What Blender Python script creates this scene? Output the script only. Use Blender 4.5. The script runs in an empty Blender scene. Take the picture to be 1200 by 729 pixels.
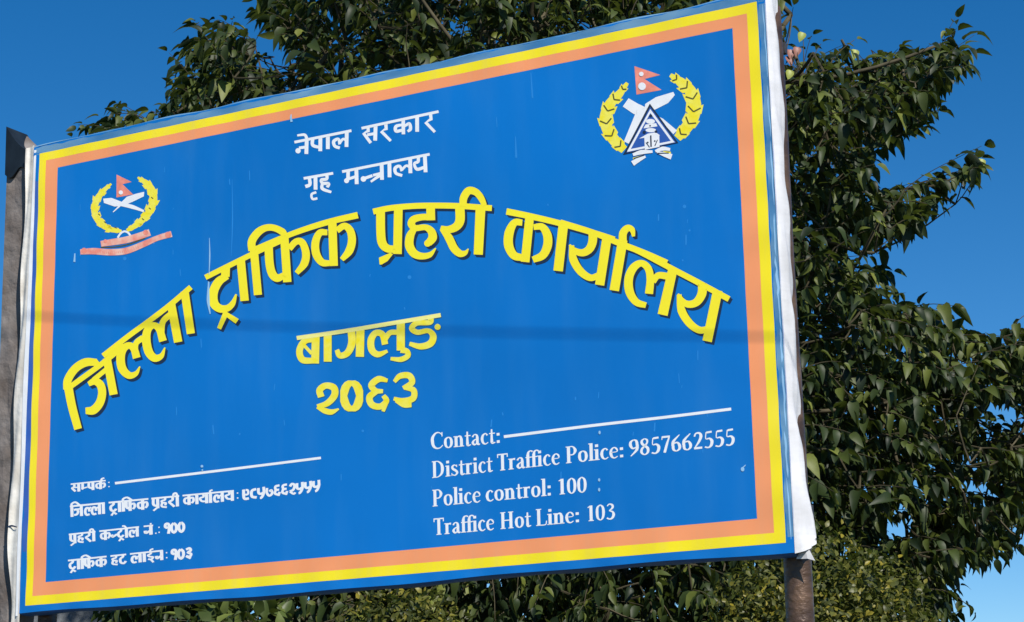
import bpy, bmesh, math, random
import numpy as np
from mathutils import Vector, Matrix
random.seed(7); rng = np.random.default_rng(11)
sc = bpy.context.scene
COL = sc.collection
R = math.radians

# ------------------------------------------------------------------ camera
CAM = Vector((0, 0, 1.6))
RM = Matrix(((0.999721, 0.0236174, 0.0), (0.0054514, -0.2307586, -0.9729958), (-0.0229796, 0.9727244, -0.2308230)))
F = 2423.6                                     # focal length in photo pixels (1200 wide)
cam = bpy.data.objects.new('camera', bpy.data.cameras.new('camera')); COL.objects.link(cam)
cam.matrix_world = Matrix.Translation(CAM) @ RM.to_4x4()
cam.data.sensor_width = 36; cam.data.lens = 36 * F / 1200
cam.data.clip_start = 0.1; cam.data.clip_end = 5000
sc.camera = cam

def ray(px, py):
    return (RM @ Vector(((px - 600) / F, (364.5 - py) / F, -1))).normalized()
def at(px, py, Y):
    d = ray(px, py); return CAM + d * (Y / d.y)
def proj(p):
    q = RM.transposed() @ (Vector(p) - CAM)
    return (600 + F * q.x / -q.z, 364.5 - F * q.y / -q.z)

# ------------------------------------------------------------------ light
SUN_AZ = math.atan2(0.42, -0.907)               # compass angle from +Y towards +X
SUN_EL = R(43)
SD = Vector((math.sin(SUN_AZ) * math.cos(SUN_EL), math.cos(SUN_AZ) * math.cos(SUN_EL), math.sin(SUN_EL)))
w = bpy.data.worlds.new("World"); sc.world = w; w.use_nodes = True
nt = w.node_tree; bg = nt.nodes['Background']
sky = nt.nodes.new('ShaderNodeTexSky'); sky.sky_type = 'NISHITA'; sky.sun_disc = False
sky.sun_elevation = SUN_EL; sky.sun_rotation = SUN_AZ
sky.altitude = 1000; sky.air_density = 0.9; sky.dust_density = 0.0; sky.ozone_density = 4.5
hs = nt.nodes.new('ShaderNodeHueSaturation'); hs.inputs['Saturation'].default_value = 1.32; hs.inputs['Value'].default_value = 0.95
nt.links.new(sky.outputs[0], hs.inputs['Color']); nt.links.new(hs.outputs[0], bg.inputs[0])
bg.inputs[1].default_value = 0.10
sl = bpy.data.lights.new('sun', 'SUN'); sl.energy = 4.8; sl.angle = R(0.53); sl.color = (1, 0.95, 0.87)
so = bpy.data.objects.new('sun', sl); COL.objects.link(so); so.rotation_euler = SD.to_track_quat('Z', 'Y').to_euler()
so.location = (0, 0, 30)
vs = sc.view_settings; vs.view_transform = 'Standard'; vs.look = 'None'; vs.exposure = 0.28; vs.gamma = 1; vs.use_curve_mapping = False

# ------------------------------------------------------------------ materials
def mat(name, col, rough=0.6, spec=0.4, var=0.0, scale=8, col2=None, bump=0.0, bscale=60, metal=0.0, detail=6, stretch=None):
    m = bpy.data.materials.new(name); m.use_nodes = True
    n = m.node_tree; b = n.nodes['Principled BSDF']
    b.inputs['Roughness'].default_value = rough; b.inputs['Specular IOR Level'].default_value = spec; b.inputs['Metallic'].default_value = metal
    b.inputs['Base Color'].default_value = (*col, 1)
    tc = n.nodes.new('ShaderNodeTexCoord'); mp = n.nodes.new('ShaderNodeMapping'); n.links.new(tc.outputs['Object'], mp.inputs[0])
    if stretch: mp.inputs['Scale'].default_value = stretch
    if var or col2:
        ns = n.nodes.new('ShaderNodeTexNoise'); ns.inputs['Scale'].default_value = scale; ns.inputs['Detail'].default_value = detail
        n.links.new(mp.outputs[0], ns.inputs['Vector'])
        rp = n.nodes.new('ShaderNodeValToRGB'); rp.color_ramp.elements[0].position = 0.36; rp.color_ramp.elements[1].position = 0.66
        c2 = col2 or tuple(min(1, c * (1 + var)) for c in col)
        c1 = col if col2 else tuple(c * (1 - var) for c in col)
        rp.color_ramp.elements[0].color = (*c1, 1); rp.color_ramp.elements[1].color = (*c2, 1)
        n.links.new(ns.outputs[0], rp.inputs[0]); n.links.new(rp.outputs[0], b.inputs['Base Color'])
    if bump:
        nb = n.nodes.new('ShaderNodeTexNoise'); nb.inputs['Scale'].default_value = bscale; nb.inputs['Detail'].default_value = 4
        n.links.new(mp.outputs[0], nb.inputs['Vector'])
        bu = n.nodes.new('ShaderNodeBump'); bu.inputs['Strength'].default_value = bump; bu.inputs['Distance'].default_value = 0.02
        n.links.new(nb.outputs[0], bu.inputs['Height']); n.links.new(bu.outputs[0], b.inputs['Normal'])
    return m
M = dict(
    blue=mat('flex_blue', (0.001, 0.172, 0.56), 0.42, 0.35, var=0.07, scale=0.9, bump=0.05, bscale=5, detail=3),
    navy=mat('flex_navy', (0.012, 0.10, 0.40), 0.45, 0.4, var=0.15, scale=5),
    orange=mat('flex_orange', (0.95, 0.345, 0.145), 0.5, 0.3, var=0.05, scale=2),
    yellow=mat('flex_yellow', (0.97, 0.80, 0.02), 0.5, 0.3, var=0.03, scale=2),
    ink_yellow=mat('ink_yellow', (1.0, 0.85, 0.03), 0.5, 0.3, var=0.03, scale=6),
    pale_yellow=mat('ink_pale_yellow', (0.92, 0.84, 0.12), 0.5, 0.3, col2=(0.93, 0.78, 0.02), scale=30),
    ink_white=mat('ink_white', (0.86, 0.88, 0.9), 0.5, 0.3, var=0.03, scale=20),
    ink_dark=mat('ink_dark', (0.012, 0.03, 0.07), 0.5, 0.3),
    pink=mat('ink_pink', (0.88, 0.29, 0.21), 0.5, 0.3, var=0.15, scale=25),
    cream=mat('ink_cream', (0.90, 0.58, 0.46), 0.5, 0.3, col2=(0.86, 0.27, 0.2), scale=22),
    scuff=mat('flex_scuff', (0.30, 0.55, 0.80), 0.6, 0.3),
    scuff_faint=mat('flex_scuff_faint', (0.02, 0.24, 0.66), 0.6, 0.3),
    flexwhite=mat('flex_white_back', (0.66, 0.66, 0.68), 0.5, 0.3, var=0.06, scale=6, bump=0.35, bscale=9, stretch=(1, 1, .25)),
    flexcream=mat('flex_cream_back', (0.84, 0.81, 0.74), 0.55, 0.3, col2=(0.66, 0.61, 0.53), scale=7, bump=0.5, bscale=9, stretch=(1, 1, .3)),
    rust=mat('rusty_pipe', (0.055, 0.034, 0.026), 0.42, 0.5, col2=(0.17, 0.10, 0.06), scale=11, bump=0.35, bscale=45, metal=0.35, detail=9, stretch=(1, 1, .35)),
    steel=mat('painted_frame_steel', (0.04, 0.04, 0.045), 0.5, 0.5, var=0.3, scale=20, bump=0.2),
    weathered=mat('weathered_wood', (0.24, 0.215, 0.20), 0.85, 0.2, col2=(0.13, 0.105, 0.09), scale=6, bump=0.7, bscale=14, detail=8, stretch=(1, 1, .22)),
    pitch=mat('tarred_cap', (0.010, 0.016, 0.022), 0.5, 0.4, var=0.4, scale=9),
    bark=mat('bark', (0.10, 0.075, 0.055), 0.9, 0.2, col2=(0.05, 0.04, 0.03), scale=8, bump=0.8, bscale=25, stretch=(1, 1, .3)),
    twig=mat('twig_bark', (0.07, 0.06, 0.035), 0.8, 0.2, var=0.3, scale=12),
    concrete=mat('grey_concrete', (0.155, 0.165, 0.175), 0.9, 0.2, col2=(0.09, 0.10, 0.11), scale=2.5, bump=0.6, bscale=22, detail=9),
    cable=mat('cable_sheath', (0.02, 0.02, 0.022), 0.5, 0.4, var=0.2, scale=20),
    soil=mat('ground_soil', (0.13, 0.11, 0.08), 0.95, 0.1, col2=(0.07, 0.085, 0.045), scale=0.8, bump=0.6, bscale=9, detail=9),
    glass=mat('window_glass', (0.02, 0.03, 0.035), 0.08, 0.6, var=0.1, scale=1),
)
def streaks(m, col, amt, sx, sy):
    n = m.node_tree; b = n.nodes['Principled BSDF']; src = b.inputs['Base Color'].links[0].from_socket
    tc = n.nodes.new('ShaderNodeTexCoord'); mp = n.nodes.new('ShaderNodeMapping'); mp.inputs['Scale'].default_value = (sx, sy, 1); n.links.new(tc.outputs['Object'], mp.inputs[0])
    ns = n.nodes.new('ShaderNodeTexNoise'); ns.inputs['Scale'].default_value = 1; ns.inputs['Detail'].default_value = 5; n.links.new(mp.outputs[0], ns.inputs['Vector'])
    n2 = n.nodes.new('ShaderNodeTexNoise'); n2.inputs['Scale'].default_value = 1.7; n2.inputs['Detail'].default_value = 3; n.links.new(tc.outputs['Object'], n2.inputs['Vector'])
    mr = n.nodes.new('ShaderNodeMapRange'); mr.inputs[1].default_value = .45; mr.inputs[2].default_value = .8; mr.inputs[3].default_value = 0; mr.inputs[4].default_value = amt; n.links.new(ns.outputs[0], mr.inputs[0])
    mu = n.nodes.new('ShaderNodeMath'); mu.operation = 'MULTIPLY'; n.links.new(mr.outputs[0], mu.inputs[0]); n.links.new(n2.outputs[0], mu.inputs[1])
    mx = n.nodes.new('ShaderNodeMix'); mx.data_type = 'RGBA'; n.links.new(mu.outputs[0], mx.inputs[0]); n.links.new(src, mx.inputs[6]); mx.inputs[7].default_value = (*col, 1); n.links.new(mx.outputs[2], b.inputs['Base Color'])
    rr = n.nodes.new('ShaderNodeMapRange'); rr.inputs[3].default_value = .34; rr.inputs[4].default_value = .55; n.links.new(n2.outputs[0], rr.inputs[0]); n.links.new(rr.outputs[0], b.inputs['Roughness'])
streaks(M['blue'], (.10, .30, .55), .20, 9, 1.3)
for q_ in ('orange', 'yellow'): streaks(M[q_], (.55, .42, .30), .30, 22, 1.6)
streaks(M['flexwhite'], (.30, .29, .27), .9, 16, 3.0); streaks(M['flexcream'], (.33, .28, .22), .9, 30, 3.0)
def leafmat(name, dark, mid, light, trans, rough=0.42, tcol=(0.16, 0.22, 0.03)):
    m = bpy.data.materials.new(name); m.use_nodes = True; n = m.node_tree; b = n.nodes['Principled BSDF']
    b.inputs['Roughness'].default_value = rough; b.inputs['Specular IOR Level'].default_value = 0.25
    g = n.nodes.new('ShaderNodeNewGeometry'); oi = n.nodes.new('ShaderNodeObjectInfo')
    ad = n.nodes.new('ShaderNodeMath'); ad.operation = 'ADD'; n.links.new(g.outputs['Random Per Island'], ad.inputs[0]); n.links.new(oi.outputs['Random'], ad.inputs[1])
    fr = n.nodes.new('ShaderNodeMath'); fr.operation = 'FRACT'; n.links.new(ad.outputs[0], fr.inputs[0])
    rp = n.nodes.new('ShaderNodeValToRGB'); e = rp.color_ramp.elements
    e[0].position = 0.0; e[0].color = (*dark, 1); e[1].position = 1.0; e[1].color = (*light, 1)
    x = e.new(0.62); x.color = (*mid, 1); x = e.new(0.93); x.color = (*[(a + c) / 2 for a, c in zip(mid, light)], 1)
    n.links.new(fr.outputs[0], rp.inputs[0])
    tc = n.nodes.new('ShaderNodeTexCoord'); ns = n.nodes.new('ShaderNodeTexNoise'); ns.inputs['Scale'].default_value = 14; ns.inputs['Detail'].default_value = 3
    n.links.new(tc.outputs['Object'], ns.inputs['Vector'])
    mx = n.nodes.new('ShaderNodeMix'); mx.data_type = 'RGBA'; mx.blend_type = 'MULTIPLY'; mx.inputs[0].default_value = 0.5
    n.links.new(rp.outputs[0], mx.inputs[6]); n.links.new(ns.outputs[0], mx.inputs[7])
    n.links.new(mx.outputs[2], b.inputs['Base Color'])
    tr = n.nodes.new('ShaderNodeBsdfTranslucent'); tr.inputs[0].default_value = (*tcol, 1)
    ms = n.nodes.new('ShaderNodeMixShader'); ms.inputs[0].default_value = trans
    n.links.new(b.outputs[0], ms.inputs[1]); n.links.new(tr.outputs[0], ms.inputs[2]); n.links.new(ms.outputs[0], n.nodes['Material Output'].inputs[0])
    return m
M['leaf'] = leafmat('broad_leaf', (0.008, 0.018, 0.008), (0.040, 0.064, 0.016), (0.19, 0.22, 0.04), 0.15, 0.5)
M['small_leaf'] = leafmat('small_leaf', (0.05, 0.06, 0.015), (0.13, 0.14, 0.03), (0.34, 0.28, 0.03), 0.2)
M['faded_sheen'] = mat('faded_sheen_blue', (0.05, 0.20, 0.42), 0.5, 0.4, col2=(0.16, 0.33, 0.50), scale=9, stretch=(.3, 1, 1))  # print fading, with the top edge's sky reflection painted into the same blue
M['faded_sheen2'] = mat('faded_violet_margin', (0.03, 0.11, 0.45), 0.5, 0.4, col2=(0.06, 0.15, 0.48), scale=6)
M['lit_tint'] = mat('yellow_green_sunlit_tint', (0.26, 0.30, 0.05), 0.5, 0.4, var=0.2, scale=20)  # leaf yellow with the sunlight on it painted into the colour
M['fruit'] = mat('reddish_young_leaf', (0.26, 0.11, 0.08), 0.5, 0.4, var=0.2, scale=20)

# ------------------------------------------------------------------ helpers
def empty(name, loc=(0, 0, 0), mw=None):
    o = bpy.data.objects.new(name, None); COL.objects.link(o); o.empty_display_size = 0.3
    if mw is not None: o.matrix_world = mw
    else: o.location = loc
    return o
def tag(o, label=None, cat=None, group=None, kind=None):
    if label: o['label'] = label
    if cat: o['category'] = cat
    if group: o['group'] = group
    if kind: o['kind'] = kind
    return o
def link(name, me, m, parent=None, smooth=False):
    o = bpy.data.objects.new(name, me); COL.objects.link(o)
    if m and not me.materials: me.materials.append(m)
    if parent: o.parent = parent
    if smooth: me.polygons.foreach_set('use_smooth', [True] * len(me.polygons))
    return o
def obj(name, verts, faces, m, parent=None, smooth=False):
    me = bpy.data.meshes.new(name); me.from_pydata([tuple(v) for v in verts], [], faces); me.update()
    return link(name, me, m, parent, smooth)
def bmobj(name, bm, m, parent=None, smooth=False, bevel=0):
    if bevel: bmesh.ops.bevel(bm, geom=bm.edges[:], offset=bevel, segments=2, affect='EDGES', profile=0.5)
    me = bpy.data.meshes.new(name); bm.to_mesh(me); bm.free()
    return link(name, me, m, parent, smooth)
def box_bm(x0, x1, y0, y1, z0, z1, bm=None):
    bm = bm or bmesh.new()
    r = bmesh.ops.create_cube(bm, size=1)
    for v in r['verts']:
        v.co = Vector(((x0 + x1) / 2 + v.co.x * (x1 - x0), (y0 + y1) / 2 + v.co.y * (y1 - y0), (z0 + z1) / 2 + v.co.z * (z1 - z0)))
    return bm
def tube(pts, rads, sides=8, V=None, Fc=None, cap=True):
    V = [] if V is None else V; Fc = [] if Fc is None else Fc
    base = len(V); n = len(pts); pts = [Vector(p) for p in pts]
    up = Vector((0.13, 0.31, 0.94))
    for i, p in enumerate(pts):
        t = (pts[min(i + 1, n - 1)] - pts[max(i - 1, 0)]).normalized()
        a = t.cross(up)
        if a.length < 0.1: a = t.cross(Vector((1, 0, 0)))
        a.normalize(); b = t.cross(a)
        r = rads[i] if hasattr(rads, '__len__') else rads
        for k in range(sides):
            th = 2 * math.pi * k / sides
            V.append(p + (a * math.cos(th) + b * math.sin(th)) * r)
    for i in range(n - 1):
        for k in range(sides):
            a0 = base + i * sides + k; a1 = base + i * sides + (k + 1) % sides
            Fc.append((a0, a1, a1 + sides, a0 + sides))
    if cap:
        Fc.append(tuple(base + k for k in range(sides))[::-1]); Fc.append(tuple(base + (n - 1) * sides + k for k in range(sides)))
    return V, Fc

# ------------------------------------------------------------------ the sign board's own frame: x along the board, y up, z out of its face
BO = Vector((-1.97915, 8.33694, 2.40961))      # lower left corner of the yellow border
BX = Vector((0.882548, -0.470222, 0)); BY = Vector((0, 0, 1)); BN = Vector((-0.470222, -0.882548, 0))
BW, BH = 3.2445, 1.9; MG = 0.032
BM = Matrix((BX, BY, BN)).transposed().to_4x4(); BM.translation = BO
def ripple(x, y):                               # the stretched sheet puckers along its fastened edges
    e = 0.0012 * math.sin(x * 2.6 + .5) * math.sin(y * 3.0 + .4)
    for d_, s_, ph, fr in ((y, x, .3, 27), (BH - y, x, 1.9, 23), (x, y, .8, 25), (BW - x, y, 2.6, 29)):
        e += 0.0021 * math.exp(-max(d_ + .03, 0) / .10) * math.sin(s_ * fr + ph + .8 * math.sin(s_ * 5)) * min(1, max(0, d_ + MG) / .03)
    return e
def bd(px, py, z=0.0):                         # photograph point -> board x, y (a measurement of the print)
    d = ray(px, py); t = (BO - CAM).dot(BN) / d.dot(BN); p = CAM + d * t - BO
    return (p.dot(BX), p.dot(BY), z + ripple(p.dot(BX), p.dot(BY)))

sign = tag(empty('signboard', mw=BM), 'large blue traffic police signboard with yellow and orange border on a rusty pipe post', 'signboard')

# printed marks: ribbons and polygons in lists, each list = one mesh of flat print
class Ink:
    def __init__(s, z, step=0): s.z = z * 0.2; s.px = []; s.marks = [0]
    def mark(s): s.marks.append(len(s.px))
    def ribbon(s, pts, w, f, smooth=True, n=7):
        P = [Vector((p[0], p[1])) for p in pts]
        W = list(w) if hasattr(w, '__len__') else [w] * len(P)
        if len(W) != len(P):
            W = [np.interp(i / (len(P) - 1), np.linspace(0, 1, len(W)), W) for i in range(len(P))]
        if smooth and len(P) > 2:
            Q = []; WW = []
            E = [2 * P[0] - P[1]] + P + [2 * P[-1] - P[-2]]
            for i in range(1, len(E) - 2):
                for k in range(n):
                    t = k / n; a, b, c, d = E[i - 1:i + 3]
                    Q.append(0.5 * (2 * b + (c - a) * t + (2 * a - 5 * b + 4 * c - d) * t * t + (3 * b - a - 3 * c + d) * t ** 3))
                    WW.append(W[i - 1] * (1 - t) + W[i] * t)
            Q.append(P[-1]); WW.append(W[-1]); P, W = Q, WW
        L = []; Rr = []
        for i, p in enumerate(P):
            t = (P[min(i + 1, len(P) - 1)] - P[max(i - 1, 0)])
            if t.length < 1e-9: continue
            t.normalize(); nn = Vector((-t.y, t.x)) * W[i] / 2
            L.append(f(*(p + nn))); Rr.append(f(*(p - nn)))
        s.px.append(('r', L, Rr))
    def poly(s, pts, f): s.px.append(('p', [f(*p) for p in pts], None))
    def disc(s, c, r, f, ry=None, n=14):
        ry = ry or r
        s.poly([(c[0] + r * math.cos(2 * math.pi * k / n), c[1] + ry * math.sin(2 * math.pi * k / n)) for k in range(n)], f)
    def ellipse(s, c, rx, ry, w, f, n=20, wv=None):
        P = [(c[0] + rx * math.sin(2 * math.pi * k / n), c[1] - ry * math.cos(2 * math.pi * k / n)) for k in range(n + 1)]
        W = [(w * abs(math.sin(2 * math.pi * k / n)) + (wv or w) * abs(math.cos(2 * math.pi * k / n))) for k in range(n + 1)]
        L = []; Rr = []
        for i, p in enumerate(P):
            a = Vector(((P[i][0] - c[0]) / rx, (P[i][1] - c[1]) / ry)).normalized() * W[i] / 2
            L.append(f(p[0] + a.x, p[1] + a.y)); Rr.append(f(p[0] - a.x, p[1] - a.y))
        s.px.append(('r', L, Rr))
    def build(s, name, m, shifts=((0, 0),), parent=None, kind=None):
        mk = s.marks + [len(s.px)]; outs = []
        for u in range(len(mk) - 1):
            if mk[u + 1] > mk[u]: outs.append(s._build(name, m, shifts, parent or sign, kind, mk[u], mk[u + 1]))
        return outs
    def _build(s, name, m, shifts, parent, kind, i0, i1):
        V = []; Fc = []; q_ = 0
        for sh in shifts:
            for kd, A, B in s.px[i0:i1]:
                z = s.z + (q_ % 13) * 1.2e-5; q_ += 1          # overlapping strokes of one print never share a plane
                b = len(V)
                if kd == 'r':
                    for l, r in zip(A, B):
                        V.append(bd(l[0] + sh[0], l[1] + sh[1], z)); V.append(bd(r[0] + sh[0], r[1] + sh[1], z))
                    for i in range(len(A) - 1):
                        q = b + 2 * i; Fc.append((q, q + 1, q + 3, q + 2))
                else:
                    V += [bd(p[0] + sh[0], p[1] + sh[1], z) for p in A]; Fc.append(tuple(range(b, b + len(A))))
        me = bpy.data.meshes.new(name); me.from_pydata(V, [], Fc); me.update()
        bm = bmesh.new(); bm.from_mesh(me)       # every printed face looks out of the board
        for f in bm.faces:
            if f.normal.z < 0: f.normal_flip()
        bm.to_mesh(me); bm.free()
        o = link(name, me, m, parent)
        if kind: o['kind'] = kind
        return o
def zone(x0, y0, s): return lambda x, y: (x0 + x / s, y0 + y / s)

# ---- board body
D = 0.10
MG_ = MG                                      # blue margin outside the yellow line
X0, X1, Y0, Y1 = -MG, BW + MG, -MG, BH + MG
# the printed sheet, taut over the frame, with a slightly uneven lower and upper hem
def sheet():
    V = []; Fc = []; nx, ny = 330, 196
    for j in range(ny + 1):
        for i in range(nx + 1):
            u = i / nx; v = j / ny
            x = X0 + (X1 - X0) * u; y = Y0 + (Y1 - Y0) * v
            if j == 0: y += 0.004 * math.sin(u * 9 + 1) + 0.002 * math.sin(u * 31)
            if j == ny: y += 0.004 * math.sin(u * 7) + 0.0025 * math.sin(u * 40)
            V.append((x, y, ripple(x, y)))
    for j in range(ny):
        for i in range(nx):
            a = j * (nx + 1) + i; Fc.append((a, a + 1, a + nx + 2, a + nx + 1))
    return V, Fc
V, Fc = sheet(); obj('printed_sheet', V, Fc, M['blue'], sign, True)
def patch(V, Fc, x0, x1, y0, y1, z, wob=None):
    nx, ny = max(2, int((x1 - x0) / .0099)), max(2, int((y1 - y0) / .0099)); b = len(V)
    for j in range(ny + 1):
        for i in range(nx + 1):
            x = x0 + (x1 - x0) * i / nx; y = y0 + (y1 - y0) * j / ny
            if wob: x, y = wob(x, y, i, j, nx, ny)
            V.append((x, y, z + ripple(x, y)))
    for j in range(ny):
        for i in range(nx):
            q = b + j * (nx + 1) + i; Fc.append((q, q + 1, q + nx + 2, q + nx + 1))
def ring(name, z, o, i, m):
    (ax, bx_, ay, by), (cx, dx, cy, dy) = o, i; V = []; Fc = []
    patch(V, Fc, ax, bx_, ay, cy, z); patch(V, Fc, ax, bx_, dy, by, z); patch(V, Fc, ax, cx, cy, dy, z); patch(V, Fc, dx, bx_, cy, dy, z)
    return obj(name, V, Fc, m, sign, True)
c1 = bd(68.5, 196.5); c2 = bd(857.5, 32.5); c3 = bd(888, 606.5); c4 = bd(52.5, 683.5)
li = (c1[0] + c4[0]) / 2; ri = (c2[0] + c3[0]) / 2; bi = (c3[1] + c4[1]) / 2; ti = (c1[1] + c2[1]) / 2
tY = 0.036
ring('yellow_border', 0.00026, (0, BW, 0, BH), (tY, BW - tY - .004, tY, BH - tY), M['yellow'])
ring('orange_border', 0.00016, (tY - .01, BW - tY + .01, tY - .01, BH - tY + .01), (li, ri, bi, ti), M['orange'])
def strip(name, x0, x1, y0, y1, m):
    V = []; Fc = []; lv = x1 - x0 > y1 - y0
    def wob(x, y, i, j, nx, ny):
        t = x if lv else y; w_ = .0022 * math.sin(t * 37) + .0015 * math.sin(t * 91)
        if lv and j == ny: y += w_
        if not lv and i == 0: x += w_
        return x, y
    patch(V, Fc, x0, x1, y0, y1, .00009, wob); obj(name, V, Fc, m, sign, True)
strip('faded_sheen_margin', X0 + .01, X1 - .006, BH - .004, Y1 - .004, M['faded_sheen'])  # top margin: sky sheen painted in as a paler blue
strip('faded_sheen_margin', BW + .004, X1 - .002, Y0 + .05, BH - .012, M['faded_sheen'])
strip('faded_sheen_margin', X0 + .006, -.0, Y0 + .25, BH - .12, M['faded_sheen2'])
# frame of square tube behind the sheet
fr = [(X0 + .004, X1 - .004, Y0 + .006, Y0 + .05), (X0 + .004, X1 - .004, Y1 - .05, Y1 - .006), (X0 + .004, X0 + .048, Y0 + .052, Y1 - .052),
      (X1 - .048, X1 - .004, Y0 + .052, Y1 - .052), (BW * .34, BW * .34 + .04, Y0 + .052, Y1 - .052), (BW * .67, BW * .67 + .04, Y0 + .052, Y1 - .052)]
for a in fr: bmobj('frame_tube', box_bm(a[0], a[1], a[2], a[3], -0.055, -0.004), M['steel'], sign, bevel=0.003)
# hems folded back over the frame: top and bottom
def hem(name, y, dy, m, sgn):
    V = []; Fc = []; n = 80
    for i in range(n + 1):
        u = i / n; x = X0 + (X1 - X0) * u
        w1 = 0.004 * math.sin(u * (9 if sgn < 0 else 7) + (1 if sgn < 0 else 0)) + (0.002 * math.sin(u * 31) if sgn < 0 else 0.0025 * math.sin(u * 40))
        for k, (q, zz) in enumerate(((0, 0.0002), (0.5, -0.010), (0.7, -0.03), (0.6, -0.062))):
            V.append((x, y + w1 + sgn * dy * q + (0 if k == 0 else .002 * math.sin(u * 60 + k)), zz))
    for i in range(n):
        for k in range(3):
            a = i * 4 + k; Fc.append((a, a + 4, a + 5, a + 1))
    return obj(name, V, Fc, m, sign, True)
hem('bottom_hem', Y0, 0.012, M['navy'], -1)
hem('top_hem', Y1, 0.016, M['faded_sheen'], 1)  # sun and sky reflection painted into the hem colour
# right side: the unprinted white edge of the sheet, pulled round the frame and flaring out at the foot
def side_flap():
    V = []; Fc = []; ny, nk = 90, 9
    for j in range(ny + 1):
        v = j / ny; y = Y0 - 0.006 + (Y1 - Y0 + 0.01) * v
        fl = max(0, 1 - v / 0.24) ** 1.5
        wob = 0.006 * math.sin(v * 17) + 0.004 * math.sin(v * 41 + 2)
        for k in range(nk + 1):
            t = k / nk
            x = X1 - 0.002 + 0.014 * math.sin(t * 3.1) + t * (0.002 + 0.045 * fl) + 0.35 * wob * t
            x += (0.0045 * math.sin(v * 60 + t * 5) * (1 - v * .5) + .006 * math.sin(v * 26 + 7 * t) * t + .004 * abs(math.sin(t * 9 + v * 8))) * (t > 0)
            z = 0.0016 - t * (D * 0.95 - 0.02 * fl) + 0.3 * wob * t
            yy = y + 0.035 * t * fl * (1 if v < .02 else 0)
            V.append((x, yy, z))
    for j in range(ny):
        for k in range(nk):
            a = j * (nk + 1) + k; Fc.append((a, a + nk + 1, a + nk + 2, a + 1))
    return V, Fc
V, Fc = side_flap(); obj('white_side_flap', V, Fc, M['flexwhite'], sign, True)
# small torn corner of the sheet hanging under the flap, in front of the post
a = bd(931, 654); b_ = bd(938, 640); c_ = bd(951, 656)
obj('torn_corner', [(a[0] - .005, a[1], -0.03), (b_[0], b_[1] + .03, -0.028), (c_[0], c_[1], -0.034), (a[0] + .035, a[1] - .002, -.028)], [(0, 3, 1), (3, 2, 1)], M['flexwhite'], sign)
# ragged white streaks where the print has rubbed off along the right fold
ink = Ink(0.0016)
idt = lambda x, y: (x, y)
for (x0, y0, x1, y1, w0) in ((894, 5, 900, 90, 1.6), (899, 100, 903, 160, 1.2), (903, 165, 907, 240, 2.0), (907, 250, 909, 300, 1.6), (908, 300, 913, 345, 3.0),
                             (911, 335, 915, 385, 1.5), (914, 385, 917, 425, 2.8), (917, 430, 921, 500, 2.2), (919, 505, 924, 560, 3.0), (922, 560, 927, 632, 1.8)):
    pts = [(x0 + (x1 - x0) * t + random.uniform(-.6, .6), y0 + (y1 - y0) * t) for t in np.linspace(0, 1, 7)]
    ink.ribbon(pts, [0.3] + [w0 * random.uniform(.5, 1.2) for _ in range(5)] + [.3], idt)
ink.build('rubbed_edge', M['scuff'], kind='stuff')
# left side: white margin of the sheet and cream wrinkled flap running past the frame
def left_flap():
    V = []; Fc = []; ny, nk = 110, 8
    for j in range(ny + 1):
        v = j / ny; y = Y0 - 0.04 + (Y1 - Y0 + 0.052) * v
        wid = 0.058 + 0.012 * math.sin(v * 5) - 0.004 * math.sin(v * 23)
        if v < .2: wid += 0.01 * math.sin((.2 - v) * 25)
        for k in range(nk + 1):
            t = k / nk
            z = -0.001 + 0.004 * math.sin(t * 6 + v * 9) * t + 0.004 * math.sin(t * 9 + v * 25) * t - 0.006 * t
            V.append((X0 + 0.001 - wid * t, y - .03 * t * (v - .5) * .6, z))
    for j in range(ny):
        for k in range(nk):
            a = j * (nk + 1) + k; Fc.append((a, a + 1, a + nk + 2, a + nk + 1))
    return V, Fc
V, Fc = left_flap(); obj('cream_side_flap', V, Fc, M['flexcream'], sign, True)
ink = Ink(0.0018)
ink.ribbon([(41.5, 176), (38, 260), (34, 360), (29.5, 460), (26.5, 560), (22.5, 640), (19.5, 722)], [2.5, 3.5, 4.5, 5.5, 4.0, 4, 2.5], idt)
ink.build('white_margin', M['ink_white'])
ink = Ink(0.003); ink.ribbon([(9, 617.5), (14, 616.3), (20, 617.8)], [1.6, 2.2, 1.2], idt); ink.build('flap_joint', M['ink_dark'])

# ------------------------------------------------------------------ title lettering
A_ = zone(70, 400, 6.075); B_ = zone(120, 320, 6.075); C_ = zone(230, 270, 6.075); D_ = zone(300, 230, 6.077)
E_ = zone(430, 210, 7.29); F_ = zone(580, 230, 6.07); G_ = zone(640, 250, 6.07); H_ = zone(730, 290, 6.07)
T = Ink(0.0028)
r = T.ribbon
# jilla
r([(52, 345), (58, 275), (110, 195), (185, 150), (265, 150)], [52, 58, 58, 60, 50], A_)
r([(245, 135), (285, 185)], 40, A_)
r([(62, 330), (90, 470), (132, 625)], [62, 60, 56], A_)
r([(78, 322), (300, 160), (460, 28)], 38, A_)
r([(335, 120), (385, 380)], 58, A_)
r([(205, 305), (250, 285), (290, 310), (303, 370), (285, 440), (240, 490), (185, 495)], [34, 52, 58, 58, 60, 62, 46], A_)
r([(240, 275), (345, 190)], 34, A_)
r([(5, 590), (180, 453), (330, 343), (480, 228), (630, 100)], 38, B_)
r([(245, 605), (225, 540), (190, 515), (150, 540), (130, 600), (142, 680), (190, 728), (240, 715), (268, 665)], [56, 52, 46, 54, 62, 62, 52, 34, 8], B_)
r([(235, 570), (240, 500), (290, 460)], [40, 40, 44], B_)
r([(432, 485), (405, 400), (365, 372), (325, 400), (312, 470), (330, 560), (372, 605), (420, 590), (446, 530)], [56, 50, 44, 54, 62, 62, 56, 38, 8], B_)
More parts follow.
